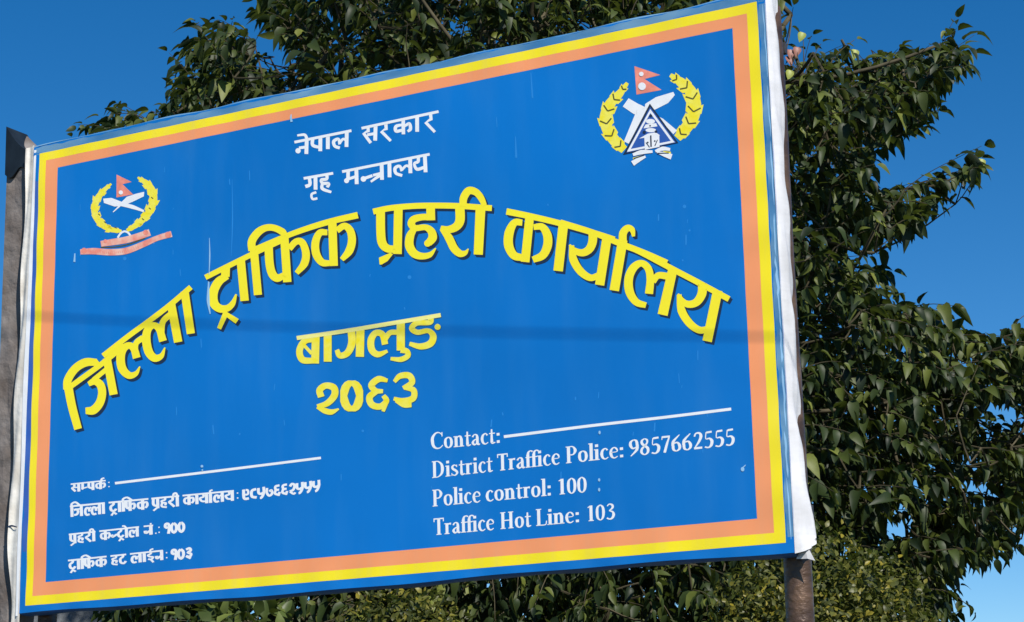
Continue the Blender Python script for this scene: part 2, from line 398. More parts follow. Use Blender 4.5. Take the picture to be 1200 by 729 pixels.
r([(420, 430), (432, 345), (490, 290)], [42, 42, 44], B_)
r([(488, 215), (540, 492)], 60, B_)
r([(585, 130), (630, 432)], 58, B_)
T.mark()   # traphik
r([(65, 335), (280, 228), (430, 155), (580, 85), (640, 58)], 38, C_)
r([(0, 375), (170, 303), (330, 242), (520, 183), (727, 135)], [38, 38, 40, 42, 46], D_)
r([(210, 265), (207, 330)], 62, C_)
r([(222, 325), (160, 365), (122, 440), (125, 515), (165, 555), (220, 555), (260, 520), (285, 455)], [44, 62, 66, 66, 58, 48, 40, 12], C_)
r([(212, 585), (163, 700)], [40, 30], C_, False)
r([(205, 590), (292, 648)], [30, 40], C_, False)
r([(317, 210), (345, 502)], 60, C_)
r([(411, 140), (440, 460)], 58, C_)
r([(-27, 390), (-28, 320), (15, 258), (70, 226), (130, 226), (190, 255), (205, 285)], [54, 58, 56, 48, 46, 50, 40], D_)
r([(90, 340), (98, 480), (118, 555), (155, 583), (205, 560)], [60, 60, 60, 56, 40], D_)
r([(203, 290), (224, 612)], 60, D_)
r([(238, 375), (285, 325), (330, 330), (357, 405), (345, 480), (290, 548)], [44, 46, 50, 56, 56, 34], D_)
r([(545, 185), (555, 497)], 60, D_)
r([(510, 258), (455, 262), (425, 330), (430, 410), (470, 470), (525, 478)], [40, 48, 56, 58, 52, 40], D_)
r([(578, 245), (630, 212), (672, 245), (685, 315), (665, 390), (612, 452)], [44, 46, 54, 58, 58, 34], D_)
T.mark()   # prahari
r([(55, 278), (200, 248), (400, 230), (600, 226), (800, 230), (950, 240), (1068, 248)], 50, E_)
r([(118, 275), (120, 450), (132, 545), (175, 592), (245, 600)], [76, 76, 76, 68, 60], E_)
r([(270, 260), (262, 640)], 74, E_)
T.poly([(104, 672), (200, 630), (225, 640), (178, 700), (128, 730), (110, 730)], E_)
r([(545, 240), (548, 352)], 74, E_, False)
r([(560, 325), (470, 325), (400, 345), (382, 385), (415, 418), (500, 412), (550, 445), (562, 500), (525, 550)], [54, 56, 62, 66, 52, 50, 66, 76, 60], E_)
T.disc((520, 548), 30, E_)
r([(405, 425), (370, 490), (365, 570), (405, 635), (470, 658), (540, 645), (590, 590)], [50, 72, 76, 72, 58, 46, 10], E_)
r([(795, 245), (796, 350), (765, 405), (700, 430), (632, 412)], [80, 80, 72, 62, 30], E_)
r([(640, 420), (700, 500), (745, 590), (795, 635), (840, 630), (868, 595)], [44, 70, 70, 62, 42, 8], E_)
r([(972, 235), (952, 645)], [84, 78], E_)
r([(822, 235), (828, 160), (870, 100), (930, 110), (975, 160), (1005, 225)], [60, 66, 66, 60, 56, 44], E_)
T.mark()   # karyalay
r([(82, 108), (250, 142), (430, 184), (600, 230), (740, 272), (850, 308)], [46, 44, 42, 42, 42, 42], F_)
r([(100, 64), (330, 136), (500, 204), (700, 282), (860, 352)], 42, G_)
r([(25, -8), (120, 30), (350, 152), (560, 262), (755, 368)], 42, H_)
r([(247, 150), (215, 468)], 62, F_)
r([(195, 188), (140, 188), (102, 260), (98, 350), (135, 420), (198, 438)], [44, 50, 66, 66, 58, 48], F_)
r([(275, 220), (335, 218), (372, 275), (374, 350), (340, 420), (270, 452)], [40, 50, 62, 64, 58, 44], F_)
r([(488, 190), (450, 532)], 68, F_)
r([(695, 250), (695, 320), (672, 375), (625, 402), (570, 388), (530, 345)], [60, 62, 58, 52, 44, 14], F_)
r([(545, 350), (558, 450), (610, 535), (680, 580), (740, 560)], [36, 58, 56, 48, 40], F_)
r([(800, 275), (745, 632)], 66, F_)
r([(545, 190), (485, 550)], 68, G_)
r([(545, 205), (548, 140), (580, 105), (612, 118), (622, 165)], [56, 56, 48, 40, 22], G_)
r([(186, 330), (195, 230), (180, 150), (130, 112), (75, 145), (42, 220), (48, 315), (95, 388), (165, 412)], [58, 54, 52, 46, 58, 62, 62, 52, 40], H_)
r([(215, 245), (250, 200), (320, 205)], [40, 46, 50], H_)
r([(355, 155), (283, 480)], [66, 72], H_)
r([(565, 255), (562, 330), (520, 392), (450, 400), (392, 330)], [62, 64, 56, 48, 12], H_)
r([(400, 335), (418, 450), (475, 540), (545, 588), (610, 580)], [34, 58, 56, 50, 44], H_)
r([(675, 305), (600, 668)], 68, H_)
T.build('title_lettering', M['ink_yellow'])
T.z = 0.00036
T.build('title_shadow', M['ink_dark'], shifts=((1.3, 1.5), (2.8, 3.1)))

# ------------------------------------------------------------------ place name and year
I_ = zone(335, 360, 5.605); T = Ink(0.0024); r = T.ribbon
head = Ink(0.0034)
head.ribbon([(72, 203), (380, 158), (700, 105), (1018, 52)], 27, I_)
r([(197, 180), (192, 370)], 52, I_); r([(185, 212), (125, 222), (90, 285), (110, 345), (185, 352)], [34, 42, 44, 44, 36], I_); r([(115, 245), (170, 305)], 22, I_)
r([(275, 170), (275, 358)], 52, I_)
r([(430, 150), (434, 235), (405, 300), (355, 318), (335, 280)], [50, 50, 44, 38, 30], I_); r([(490, 145), (486, 326)], 54, I_)
r([(652, 245), (635, 180), (590, 170), (560, 215), (565, 280), (605, 310), (668, 288)], [42, 42, 40, 46, 46, 40, 20], I_)
r([(655, 205), (685, 168), (740, 165)], 34, I_); r([(755, 100), (755, 285)], 54, I_)
r([(755, 280), (795, 290), (800, 320), (755, 343), (688, 338)], [40, 36, 36, 34, 22], I_)
r([(952, 72), (945, 100), (860, 105), (828, 140), (865, 165), (935, 155), (968, 190), (950, 238), (885, 258), (812, 240)], [40, 34, 34, 38, 34, 32, 44, 46, 40, 26], I_)
T.disc((997, 130), 20, I_)
T.mark()
r([(232, 590), (222, 545), (262, 515), (315, 530), (318, 580), (270, 632), (205, 652)], [44, 44, 40, 46, 46, 40, 26], I_)
r([(205, 655), (255, 680), (300, 688), (348, 668)], [22, 38, 36, 10], I_)
T.mark(); T.ellipse((432, 583), 52, 84, 46, I_, wv=34)
T.mark(); r([(668, 482), (610, 472), (562, 512), (590, 548), (638, 552)], [24, 42, 44, 34, 26], I_)
r([(600, 548), (550, 590), (565, 640), (620, 652), (660, 615), (640, 580)], [36, 44, 44, 40, 38, 30], I_); r([(655, 630), (638, 685)], [34, 22], I_)
T.mark(); r([(712, 490), (750, 452), (810, 450), (828, 495), (770, 532)], [24, 38, 42, 40, 28], I_)
r([(780, 528), (838, 545), (835, 598), (770, 615), (708, 600)], [26, 40, 42, 38, 24], I_); r([(722, 612), (775, 640), (825, 640)], [26, 38, 34], I_)
T.build('place_name_lettering', M['pale_yellow'])
head.build('place_name_headline', mat('ink_cream_yellow', (0.93, 0.87, 0.28), 0.5, 0.3, var=.05))
T.px += head.px; T.z = 0.00033; T.build('place_name_shadow', mat('ink_teal', (0.02, 0.12, 0.2), 0.5, 0.3), shifts=((0.7, 0.9),))

# ------------------------------------------------------------------ small white headings
J_ = zone(335, 120, 6.074); T = Ink(0.0024)
def rj(p, w=25, sm=True): T.ribbon(p, w, J_, sm)
rj([(62, 284), (468, 202)], 19); 
rj([(150, 262), (147, 368)], 27); rj([(148, 318), (95, 325)], 20); T.disc((88, 345), 19, J_); 
rj([(152, 262), (135, 232), (82, 236)], [22, 20, 14])
rj([(193, 255), (193, 305), (245, 322)], [24, 24, 20]); rj([(247, 245), (246, 348)], 27)
rj([(300, 235), (300, 333)], 27)
rj([(385, 300), (375, 262), (342, 278), (350, 312), (385, 325)], [20, 20, 24, 22, 22]); rj([(385, 290), (408, 262), (432, 272)], 18); rj([(435, 212), (433, 318)], 27)
T.mark(); rj([(540, 185), (1088, 66)], 19)
rj([(585, 172), (588, 205), (556, 222), (606, 290)], [25, 25, 24, 22], False); rj([(580, 232), (640, 222)], 20); rj([(640, 160), (637, 273)], 27)
rj([(712, 150), (715, 190), (682, 208), (748, 275)], [25, 25, 24, 20], False)
rj([(836, 122), (838, 228)], 25); rj([(828, 160), (785, 172), (786, 205), (832, 198)], [18, 24, 24, 20]); rj([(845, 170), (880, 152), (888, 190), (868, 208)], [18, 22, 24, 18])
rj([(935, 100), (936, 210)], 27)
rj([(1030, 80), (1035, 120), (998, 145), (1062, 212)], [25, 25, 24, 20], False)
T.mark(); rj([(128, 542), (338, 505)], 19)
rj([(168, 535), (172, 585), (140, 600)], 24); rj([(212, 522), (213, 622)], 27); rj([(218, 640), (185, 655), (192, 688), (226, 684)], 17)
rj([(292, 512), (292, 545), (255, 552), (262, 575), (305, 580), (296, 606)], [24, 22, 22, 22, 24, 20]); rj([(262, 575), (262, 615), (325, 640)], [20, 24, 18])
T.mark(); rj([(402, 494), (1025, 370)], 19)
rj([(445, 485), (444, 548)], 25); rj([(428, 552), (502, 528)], 20); rj([(503, 472), (506, 583)], 27); T.disc((434, 558), 18, J_)
rj([(552, 545), (618, 522)], 21); T.disc((554, 546), 20, J_)
rj([(622, 520), (684, 504)], 19, False); rj([(684, 515), (650, 535), (606, 566)], [22, 20, 15]); rj([(683, 435), (686, 552)], 27)
rj([(738, 420), (740, 534)], 27)
rj([(828, 490), (812, 455), (780, 468), (785, 505), (830, 522)], [20, 20, 24, 22, 20]); rj([(828, 480), (858, 452), (884, 462)], 18); rj([(886, 400), (888, 505)], 27)
rj([(944, 385), (942, 422), (916, 436), (934, 476), (988, 463)], [23, 23, 18, 23, 22]); rj([(990, 370), (996, 498)], 27)
T.build('ministry_lettering', M['ink_white'])

# ------------------------------------------------------------------ compact Devanagari strokes for the contact lines (head line at y=1, foot at y=0)
G = {}
def g(name, adv, *st): G[name] = (adv, st)
g('ja', .78, ([(.60, 1), (.60, 0)], .2), ([(.05, .62), (.25, .66), (.36, .45), (.26, .2), (.05, .16)], .17), ([(.25, .68), (.6, .68)], .12))
g('i', .22, ([(.12, 1), (.12, 0)], .2), ([(.12, 1), (.12, 1.22), (.4, 1.34), (.72, 1.02)], .15))
g('l_', .50, ([(.42, .35), (.36, .66), (.18, .68), (.10, .35), (.2, .06), (.42, .1)], .17), ([(.36, .6), (.55, .74)], .14))
g('la', .82, ([(.42, .35), (.36, .66), (.18, .68), (.10, .35), (.2, .06), (.42, .1)], .17), ([(.38, .55), (.65, .72)], .14), ([(.66, 1), (.66, 0)], .2))
g('aa', .27, ([(.13, 1), (.13, 0)], .2))
g('ttra', .58, ([(.3, 1), (.3, .78), (.12, .6), (.14, .25), (.35, .15), (.48, .34)], .17), ([(.32, .05), (.14, -.28)], .14), ([(.3, 0), (.5, -.2)], .14))
g('tta', .56, ([(.3, 1), (.3, .78), (.12, .6), (.14, .22), (.35, .08), (.5, .3)], .17))
g('pha', .80, ([(.12, 1), (.12, .4), (.35, .2)], .18), ([(.36, 1), (.36, 0)], .2), ([(.4, .6), (.62, .7), (.68, .4), (.55, .15)], .16))
g('ka', .84, ([(.42, 1), (.42, 0)], .2), ([(.4, .72), (.15, .68), (.1, .4), (.2, .18), (.4, .22)], .16), ([(.45, .62), (.68, .72), (.74, .4), (.6, .15)], .16))
g('pra', .58, ([(.12, 1), (.12, .4), (.38, .22)], .18), ([(.42, 1), (.42, 0)], .2), ([(.4, .1), (.1, -.2)], .14))
g('pa', .58, ([(.12, 1), (.12, .4), (.38, .22)], .18), ([(.42, 1), (.42, 0)], .2))
g('ha', .56, ([(.38, 1), (.36, .76), (.12, .68), (.2, .5), (.42, .44), (.36, .22)], .15), ([(.16, .48), (.12, .15), (.48, .02)], .15))
g('ra', .50, ([(.34, 1), (.34, .68), (.1, .52), (.26, .28), (.46, .0)], .17))
g('ii', .34, ([(.18, 1), (.18, 0)], .2), ([(-.1, 1), (-.06, 1.26), (.1, 1.3), (.2, 1.02)], .15))
g('rya', .68, ([(.32, 1), (.32, .68), (.08, .58), (.2, .26), (.5, .2)], .16), ([(.54, 1), (.54, 0)], .2))
g('raa', .30, ([(.13, 1), (.13, 0)], .2), ([(.13, 1), (.12, 1.22), (.3, 1.3)], .13))
g('ya', .68, ([(.32, 1), (.32, .68), (.08, .58), (.2, .26), (.5, .2)], .16), ([(.54, 1), (.54, 0)], .2))
g('sa', .72, ([(.24, 1), (.24, .62), (.08, .5), (.32, .05)], .17), ([(.25, .52), (.56, .55)], .13), ([(.58, 1), (.58, 0)], .2))
g('m_', .52, ([(.16, 1), (.15, .35), (.08, .22)], .18), ([(.12, .32), (.52, .44)], .14))
g('n_', .44, ([(.06, .5), (.1, .26), (.2, .3), (.46, .48)], .18))
g('na', .56, ([(.07, .5), (.1, .24), (.22, .3), (.44, .48)], .19), ([(.44, 1), (.44, 0)], .2))
g('kar', .84, *G['ka'][1], ([(.5, 1), (.52, 1.25), (.72, 1.34)], .15))
g('o', .27, ([(.13, 1), (.13, 0)], .2), ([(.13, 1), (.0, 1.25), (-.18, 1.28)], .14))
g('ii_', .62, ([(.34, 1), (.3, .8), (.12, .66), (.24, .5), (.46, .42), (.34, .2), (.12, .26)], .15), ([(.3, .2), (.48, -.14)], .14), ([(.3, 1), (.3, 1.2), (.5, 1.3)], .13))
g('dot', .05, ([(-.18, 1.2), (-.06, 1.2)], .16))
g('.', .18, ([(.05, .05), (.15, .05)], .13)); g(':', .30, ([(.12, .7), (.22, .7)], .13), ([(.12, .12), (.22, .12)], .13)); g(' ', .32)
g('9', .62, ([(.14, .98), (.13, .35), (.22, .1), (.54, .1)], .18), ([(.16, .5), (.46, .5), (.48, .85), (.3, .92)], .14))
g('8', .60, ([(.52, .88), (.2, .8), (.12, .5), (.2, .2), (.54, .1)], .18))
g('5', .66, ([(.1, .95), (.1, .5), (.3, .38), (.48, .48)], .17), ([(.52, 1), (.52, .45), (.34, .05), (.2, .0)], .17))
g('7', .62, ([(.12, .85), (.1, .4), (.3, .1), (.52, .3), (.46, .6), (.3, .5)], .16))
g('6', .60, ([(.5, .95), (.18, .9), (.2, .6), (.46, .55)], .16), ([(.2, .58), (.12, .25), (.4, .12), (.5, .34)], .16), ([(.45, .2), (.4, -.02)], .14))
g('2', .60, ([(.14, .72), (.28, .94), (.5, .8), (.4, .4), (.1, .26)], .17), ([(.12, .24), (.4, .0), (.56, .1)], .14))
g('1', .50, ([(.3, .55), (.12, .65), (.16, .92), (.38, .88), (.4, .4), (.34, 0)], .17))
g('0', .56, ([(.26, .94), (.1, .7), (.1, .3), (.27, .05), (.44, .3), (.44, .7), (.26, .94)], .17))
g('3', .56, ([(.1, .85), (.35, .95), (.44, .72), (.22, .56), (.46, .4), (.34, .14), (.08, .26)], .16), ([(.12, .2), (.42, -.02)], .14))
T = Ink(0.0024, 0.00002)
def dev(words, p0, p1, h, hl=True, wt=1.0):
    wt *= 1.12
    adv = sum(G[q][0] for q in words); L = Vector(p1) - Vector(p0); ex = L / adv; ey = Vector((-h * .03, -h)); base = Vector(p0) - ey
    f = lambda x, y: tuple(base + ex * x + ey * y)
    x = 0
    for q in words:
        for pts, w_ in G[q][1]: T.ribbon([(x + a, b) for a, b in pts], w_ * wt, f, n=3)
        x += G[q][0]
    if hl: T.ribbon([(-.02, 1), (adv - .02, 1)], .17, f, False)
lin = lambda a, b, t: (a[0] + (b[0] - a[0]) * t, a[1] + (b[1] - a[1]) * t)
def on(a, b, x): t = (x - a[0]) / (b[0] - a[0]); return (x, a[1] + (b[1] - a[1]) * t)
a, b = (83.5, 567.5), (124.5, 563.2); dev(['sa', 'm_', 'pa', 'kar'], a, b, 9.5)
dev([':'], on(a, b, 125), on(a, b, 130), 8.5, False)
T.mark(); a, b = (82.5, 593.5), (274.5, 575.2)
dev(['i', 'ja', 'l_', 'la', 'aa'], on(a, b, 82.5), on(a, b, 123.5), 12.5)
dev(['ttra', 'aa', 'i', 'pha', 'ka'], on(a, b, 128), on(a, b, 174.5), 12)
dev(['pra', 'ha', 'ra', 'ii'], on(a, b, 178), on(a, b, 210.5), 12)
dev(['ka', 'aa', 'rya', 'raa', 'la', 'ya'], on(a, b, 214.5), on(a, b, 274.5), 11.5)
dev([':'], on(a, b, 275.5), on(a, b, 280.5), 10, False)
a, b = (283.5, 573.8), (375.5, 562.2); dev(list('9857662555'), a, b, 12.5, False, 1.15)
T.mark(); a, b = (81.3, 626.5), (164, 617.5)
dev(['pra', 'ha', 'ra', 'ii'], on(a, b, 81.3), on(a, b, 112.5), 11)
dev(['ka', 'n_', 'ttra', 'o', 'la'], on(a, b, 117), on(a, b, 163.5), 11)
dev(['na', 'dot'], on(a, b, 169), on(a, b, 180), 10.5); dev(['.', ':'], on(a, b, 181), on(a, b, 188.5), 10, False)
dev(list('100'), (192, 613.5), (217, 611), 12.5, False, 1.15)
T.mark(); a, b = (80.3, 657), (191.5, 645.2)
dev(['ttra', 'aa', 'i', 'pha', 'ka'], on(a, b, 80.3), on(a, b, 125.5), 11.5)
dev(['ha', 'tta'], on(a, b, 130), on(a, b, 148.5), 11)
dev(['la', 'aa', 'ii_', 'na'], on(a, b, 153), on(a, b, 191.5), 11); dev([':'], on(a, b, 192.5), on(a, b, 197.5), 10, False)
dev(list('103'), (200, 644.2), (225.5, 641.5), 12.5, False, 1.15)
T.build('nepali_contact_lettering', M['ink_white'], kind='stuff')
T = Ink(0.0024)
T.ribbon([(135, 566.4), (255, 551.8), (376, 536.6)], 2.9, idt); T.mark(); T.ribbon([(590.5, 511.8), (696, 498.6), (780, 489), (857, 479.4)], 3.3, idt)
T.build('printed_rule', M['ink_white'])

# ------------------------------------------------------------------ serif strokes for the English lines (cap height 1)
K = {}
X = .15; t_ = .055
def k(name, adv, *st): K[name] = (adv, st)
def stem(x, y0, y1, s0=1, s1=1, w_=X):
    o = [([(x, y0), (x, y1)], w_)]
    if s0: o.append(([(x - .14, y0 + .025), (x + .14, y0 + .025)], .05))
    if s1: o.append(([(x - .14, y1 - .025), (x + (.14 if s1 == 2 else .02), y1 - .025)], .05))
    return o
k('C', .70, ([(.63, .80), (.48, .96), (.28, .95), (.11, .72), (.09, .48), (.14, .2), (.3, .04), (.5, .05), (.65, .2)], [.05, .06, .09, .15, .17, .15, .09, .06, .05]), ([(.62, .98), (.62, .72)], .05))
k('o', .54, ([(.26, .64), (.12, .54), (.09, .32), (.13, .11), (.26, .01), (.39, .11), (.43, .32), (.39, .54), (.26, .64)], [.06, .12, .15, .12, .06, .12, .15, .12, .06]))
k('n', .60, *stem(.14, 0, .65), ([(.14, .48), (.26, .62), (.38, .6), (.43, .42)], [.05, .07, .12, .15]), *stem(.43, 0, .46, 1, 0))
k('t', .37, ([(.16, .86), (.16, .12), (.22, .03), (.35, .06)], [.08, .15, .1, .05]), ([(.02, .61), (.34, .61)], .06))
k('a', .50, ([(.07, .5), (.16, .63), (.3, .6), (.33, .42), (.33, .12), (.4, .03), (.47, .06)], [.1, .06, .1, .15, .15, .1, .05]), ([(.33, .38), (.16, .3), (.08, .16), (.17, .03), (.33, .12)], [.05, .08, .14, .1, .05]))
k('c', .46, ([(.38, .52), (.28, .64), (.14, .54), (.09, .32), (.14, .1), (.27, .01), (.42, .1)], [.1, .06, .12, .15, .12, .07, .05]))
k('D', .76, *stem(.16, 0, 1, 1, 1), ([(.16, .97), (.36, .96), (.55, .78), (.6, .5), (.55, .22), (.36, .04), (.16, .03)], [.05, .06, .13, .17, .13, .06, .05]))
k('i', .30, *stem(.14, 0, .65), ([(.06, .86), (.22, .86)], .15))
k('s', .44, ([(.33, .55), (.22, .64), (.1, .56), (.12, .42), (.28, .3), (.36, .16), (.24, .02), (.07, .08)], [.05, .06, .12, .13, .14, .12, .07, .05]), ([(.34, .65), (.34, .5)], .04), ([(.06, 0), (.06, .17)], .04))
k('r', .42, *stem(.14, 0, .65), ([(.14, .46), (.24, .6), (.37, .6)], [.05, .08, .13]))
k('T', .62, *stem(.31, 0, .98, 1, 0), ([(.04, .965), (.58, .965)], .07), ([(.05, 1), (.05, .78)], .05), ([(.57, 1), (.57, .78)], .05))
k('f', .32, *stem(.14, 0, .78, 1, 0), ([(.14, .74), (.18, .92), (.3, .99), (.4, .93)], [.15, .11, .06, .09]), ([(.01, .61), (.32, .61)], .06))
k('e', .49, ([(.1, .36), (.4, .38), (.38, .55), (.25, .64), (.12, .52), (.09, .32), (.14, .1), (.28, .01), (.43, .1)], [.045, .045, .1, .06, .11, .15, .12, .07, .05]))
k('P', .62, *stem(.16, 0, 1, 1, 1), ([(.16, .97), (.38, .96), (.5, .73), (.4, .5), (.18, .48)], [.05, .07, .16, .08, .05]))
k('l', .28, *stem(.14, 0, 1.04))
k('H', .80, *stem(.17, 0, 1, 1, 2), *stem(.6, 0, 1, 1, 2), ([(.17, .5), (.6, .5)], .06))
k('L', .60, *stem(.16, 0, 1, 1, 2), ([(.16, .03), (.5, .03), (.56, .26)], [.06, .06, .05]))
k(':', .28, ([(.06, .08), (.22, .08)], .15), ([(.06, .52), (.22, .52)], .15)); k(' ', .26)
k('0', .53, ([(.26, .97), (.12, .82), (.09, .5), (.12, .16), (.26, .01), (.39, .16), (.43, .5), (.39, .82), (.26, .97)], [.06, .12, .15, .12, .06, .12, .15, .12, .06]))
k('1', .50, *stem(.27, 0, .98, 1, 0), ([(.1, .86), (.27, .95)], .06))
k('9', .53, ([(.26, .97), (.12, .86), (.1, .66), (.2, .46), (.38, .52), (.42, .7), (.38, .9), (.26, .97)], [.06, .12, .15, .1, .07, .14, .12, .06]), ([(.43, .66), (.4, .35), (.1, 0)], [.14, .14, .05]))
k('8', .53, ([(.26, .97), (.13, .86), (.14, .68), (.27, .54), (.41, .38), (.41, .14), (.26, .01), (.11, .14), (.12, .36), (.25, .52), (.38, .7), (.38, .88), (.26, .97)], [.06, .11, .13, .13, .14, .12, .06, .12, .12, .09, .09, .1, .06]))
k('5', .52, ([(.16, .93), (.42, .95)], .11), ([(.14, .95), (.12, .56), (.3, .56), (.42, .4), (.38, .14), (.24, .02), (.07, .08)], [.05, .05, .1, .15, .14, .08, .09]))
k('7', .50, ([(.06, .94), (.45, .94)], .11), ([(.43, .94), (.3, .5), (.18, 0)], [.06, .12, .13]), ([(.07, .97), (.06, .78)], .04))
k('6', .53, ([(.26, .01), (.4, .12), (.42, .32), (.32, .52), (.14, .48), (.1, .3), (.13, .1), (.26, .01)], [.06, .12, .15, .1, .07, .14, .12, .06]), ([(.09, .34), (.12, .62), (.42, .98)], [.14, .14, .05]))
k('2', .52, ([(.09, .76), (.16, .94), (.34, .94), (.41, .74), (.3, .42), (.08, .06)], [.08, .08, .12, .15, .12, .05]), ([(.06, .06), (.46, .06)], .12))
k('3', .52, ([(.1, .84), (.2, .96), (.36, .9), (.38, .72), (.2, .54)], [.06, .07, .12, .12, .06]), ([(.2, .54), (.38, .46), (.43, .26), (.34, .06), (.2, .02), (.07, .1)], [.06, .1, .15, .12, .08, .1]))
T = Ink(0.0024, 0.00002)
def eng(s, p0, p1, h):
    adv = sum(K[c][0] for c in s); ex = (Vector(p1) - Vector(p0)) / adv; ey = Vector((-h * .025, -h)); base = Vector(p0)
    f = lambda x, y: tuple(base + ex * x + ey * y); x = 0
    for c in s:
        for pts, w_ in K[c][1]: T.ribbon([(x + a, b) for a, b in pts], w_ if hasattr(w_, '__len__') else w_ * 1.05, f, n=3)
        x += K[c][0]
eng('Contact:', (505, 526.8), (587, 518.8), 19.5)
T.mark(); a, b = (505.5, 560.4), (862, 521.5)
eng('District', on(a, b, 506), on(a, b, 578), 19.5); eng('Traffice', on(a, b, 582.5), on(a, b, 657), 19.5); eng('Police:', on(a, b, 663), on(a, b, 732), 19.5); eng('9857662555', on(a, b, 737), on(a, b, 862), 19.5)
T.mark(); a, b = (506, 593.8), (688.5, 576.6)
eng('Police', on(a, b, 506.5), on(a, b, 564), 19.5); eng('control:', on(a, b, 569), on(a, b, 647), 19.5); eng('100', on(a, b, 653), on(a, b, 688.5), 18.5)
T.mark(); a, b = (508, 627.3), (722, 608)
eng('Traffice', on(a, b, 508), on(a, b, 580), 19.5); eng('Hot', on(a, b, 586), on(a, b, 623), 19.5); eng('Line:', on(a, b, 628), on(a, b, 680), 19.5); eng('103', on(a, b, 687), on(a, b, 721.5), 18.5)
T.build('english_contact_lettering', M['ink_white'], kind='stuff')

# ------------------------------------------------------------------ emblems
def wreath(inky, inkd, pts, ws, f, nleaf, chev=8, lean=0.5, flip=1):
    P = [Vector(p) for p in pts]; seg = [(P[i + 1] - P[i]).length for i in range(len(P) - 1)]; tot = sum(seg)
    def pos(s):
        s *= tot
        for i, L in enumerate(seg):
            if s <= L or i == len(seg) - 1: return P[i].lerp(P[i + 1], min(1, s / L)), (P[i + 1] - P[i]).normalized(), np.interp((sum(seg[:i]) + s) / tot, np.linspace(0, 1, len(ws)), ws)
            s -= L
    inky.ribbon(pts, [w_ * .78 for w_ in ws], f)
    for q in range(nleaf):
        s = (q + .6) / nleaf; p, t, w_ = pos(s); n = Vector((-t.y, t.x))
        for sd in (-1, 1):
            b0 = p + t * w_ * .35; tip = p - t * w_ * .55 + n * sd * w_ * .54; mid = (b0 + tip) / 2; e = (tip - b0).normalized(); m_ = Vector((-e.y, e.x)) * w_ * .27
            inky.poly([tuple(b0), tuple(mid + m_), tuple(tip), tuple(mid - m_)][::1], f)
        if chev:
            for sd in (-1, 1): inkd.ribbon([tuple(p), tuple(p - t * w_ * .3 + n * sd * w_ * .4)], chev, f, False)
Q_ = zone(680, 60, 4.859); R_ = zone(70, 190, 5.607)
INKS = ('yl', 'dk', 'pk', 'wh', 'bl', 'w2', 'dk2', 'w3', 'd3', 'cr', 'bt')
ZS = dict(yl=.0018, dk=.0036, pk=.0018, wh=.0036, bl=.0060, w2=.0078, dk2=.0050, w3=.0068, d3=.0098, cr=.0044, bt=.0056)
INKM = dict(yl=('wreath', M['pale_yellow']), dk=('wreath_vein', mat('ink_olive', (.10, .10, .03), .5, .3)), pk=('flag', M['pink']), wh=('crossed_blade', M['ink_white']), dk2=('triangle_edge', M['ink_dark']),
            bl=('triangle', mat('ink_royal_blue', (0.03, 0.11, 0.42), .5, .3)), w3=('triangle_line', M['ink_white']), w2=('pagoda', M['ink_white']), d3=('pagoda_detail', M['ink_dark']), cr=('banner', M['cream']), bt=('banner_mark', M['pink']))
def fresh():
    for q in INKS: globals()[q] = Ink(ZS[q])
def finish(cx, cy):
    e = empty('emblem'); e.parent = sign; e.location = bd(cx, cy, 0)
    for q in INKS:
        for o in globals()[q].build(INKM[q][0], INKM[q][1], parent=e, kind='stuff' if q in ('dk', 'w2', 'd3', 'bt') else None): o.matrix_parent_inverse = Matrix.Translation(-e.location)
fresh()
wreath(yl, dk, [(512, 135), (570, 175), (625, 225), (652, 300), (640, 375), (600, 440), (552, 495)], [28, 70, 84, 92, 92, 84, 60], Q_, 6)
yl.mark(); wreath(yl, dk, [(268, 180), (225, 240), (170, 300), (142, 380), (160, 455), (205, 520), (250, 562)], [24, 56, 76, 84, 84, 80, 60], Q_, 6)
pk.poly([(308, 85), (455, 135), (365, 158), (462, 220), (320, 247)], Q_)
w2.disc((352, 200), 22, Q_); w2.disc((348, 130), 13, Q_)
wh.poly([(530, 232), (538, 250), (500, 295), (430, 330), (395, 345), (365, 330), (370, 300), (430, 262)], Q_)
wh.ribbon([(362, 315), (320, 400), (262, 520)], [60, 46, 30], Q_)
wh.mark(); wh.poly([(275, 268), (330, 300), (365, 325), (345, 375), (300, 355), (242, 315)], Q_)
wh.ribbon([(350, 320), (430, 372), (465, 390), (540, 462)], [18, 12, 16, 30], Q_, False)
dk2.poly([(396, 298), (558, 522), (243, 590)], Q_)
bl.poly([(398, 318), (545, 520), (262, 578)], Q_)
w3.poly([(399, 330), (535, 516), (522, 520), (399, 352)], Q_); w3.poly([(399, 330), (399, 352), (285, 562), (266, 572)], Q_); w3.poly([(266, 574), (285, 558), (522, 510), (540, 518)], Q_)
w2.disc((400, 400), 26, Q_, 14); w2.poly([(360, 440), (440, 428), (432, 410), (372, 418)], Q_); w2.disc((402, 450), 30, Q_, 12)
w2.poly([(365, 490), (450, 475), (452, 545), (368, 562)], Q_); w2.poly([(335, 498), (385, 470), (430, 462), (455, 480)], Q_)
for (x, y, rr) in ((402, 368, 9), (365, 462, 10), (432, 458, 8), (398, 425, 5), (385, 520, 5), (425, 512, 5)): d3.disc((x, y), rr, Q_, n=8)
d3.ribbon([(402, 480), (404, 545)], 8, Q_, False); d3.ribbon([(375, 520), (395, 548)], 5, Q_, False); d3.ribbon([(440, 505), (425, 540)], 5, Q_, False)
w2.ribbon([(300, 590), (350, 575), (412, 572)], [16, 26, 14], Q_); w2.ribbon([(428, 570), (470, 555), (512, 560)], [14, 24, 16], Q_)
w2.ribbon([(298, 640), (330, 620), (372, 600)], [30, 26, 12], Q_); w2.ribbon([(438, 575), (480, 588), (520, 602)], [12, 26, 32], Q_)
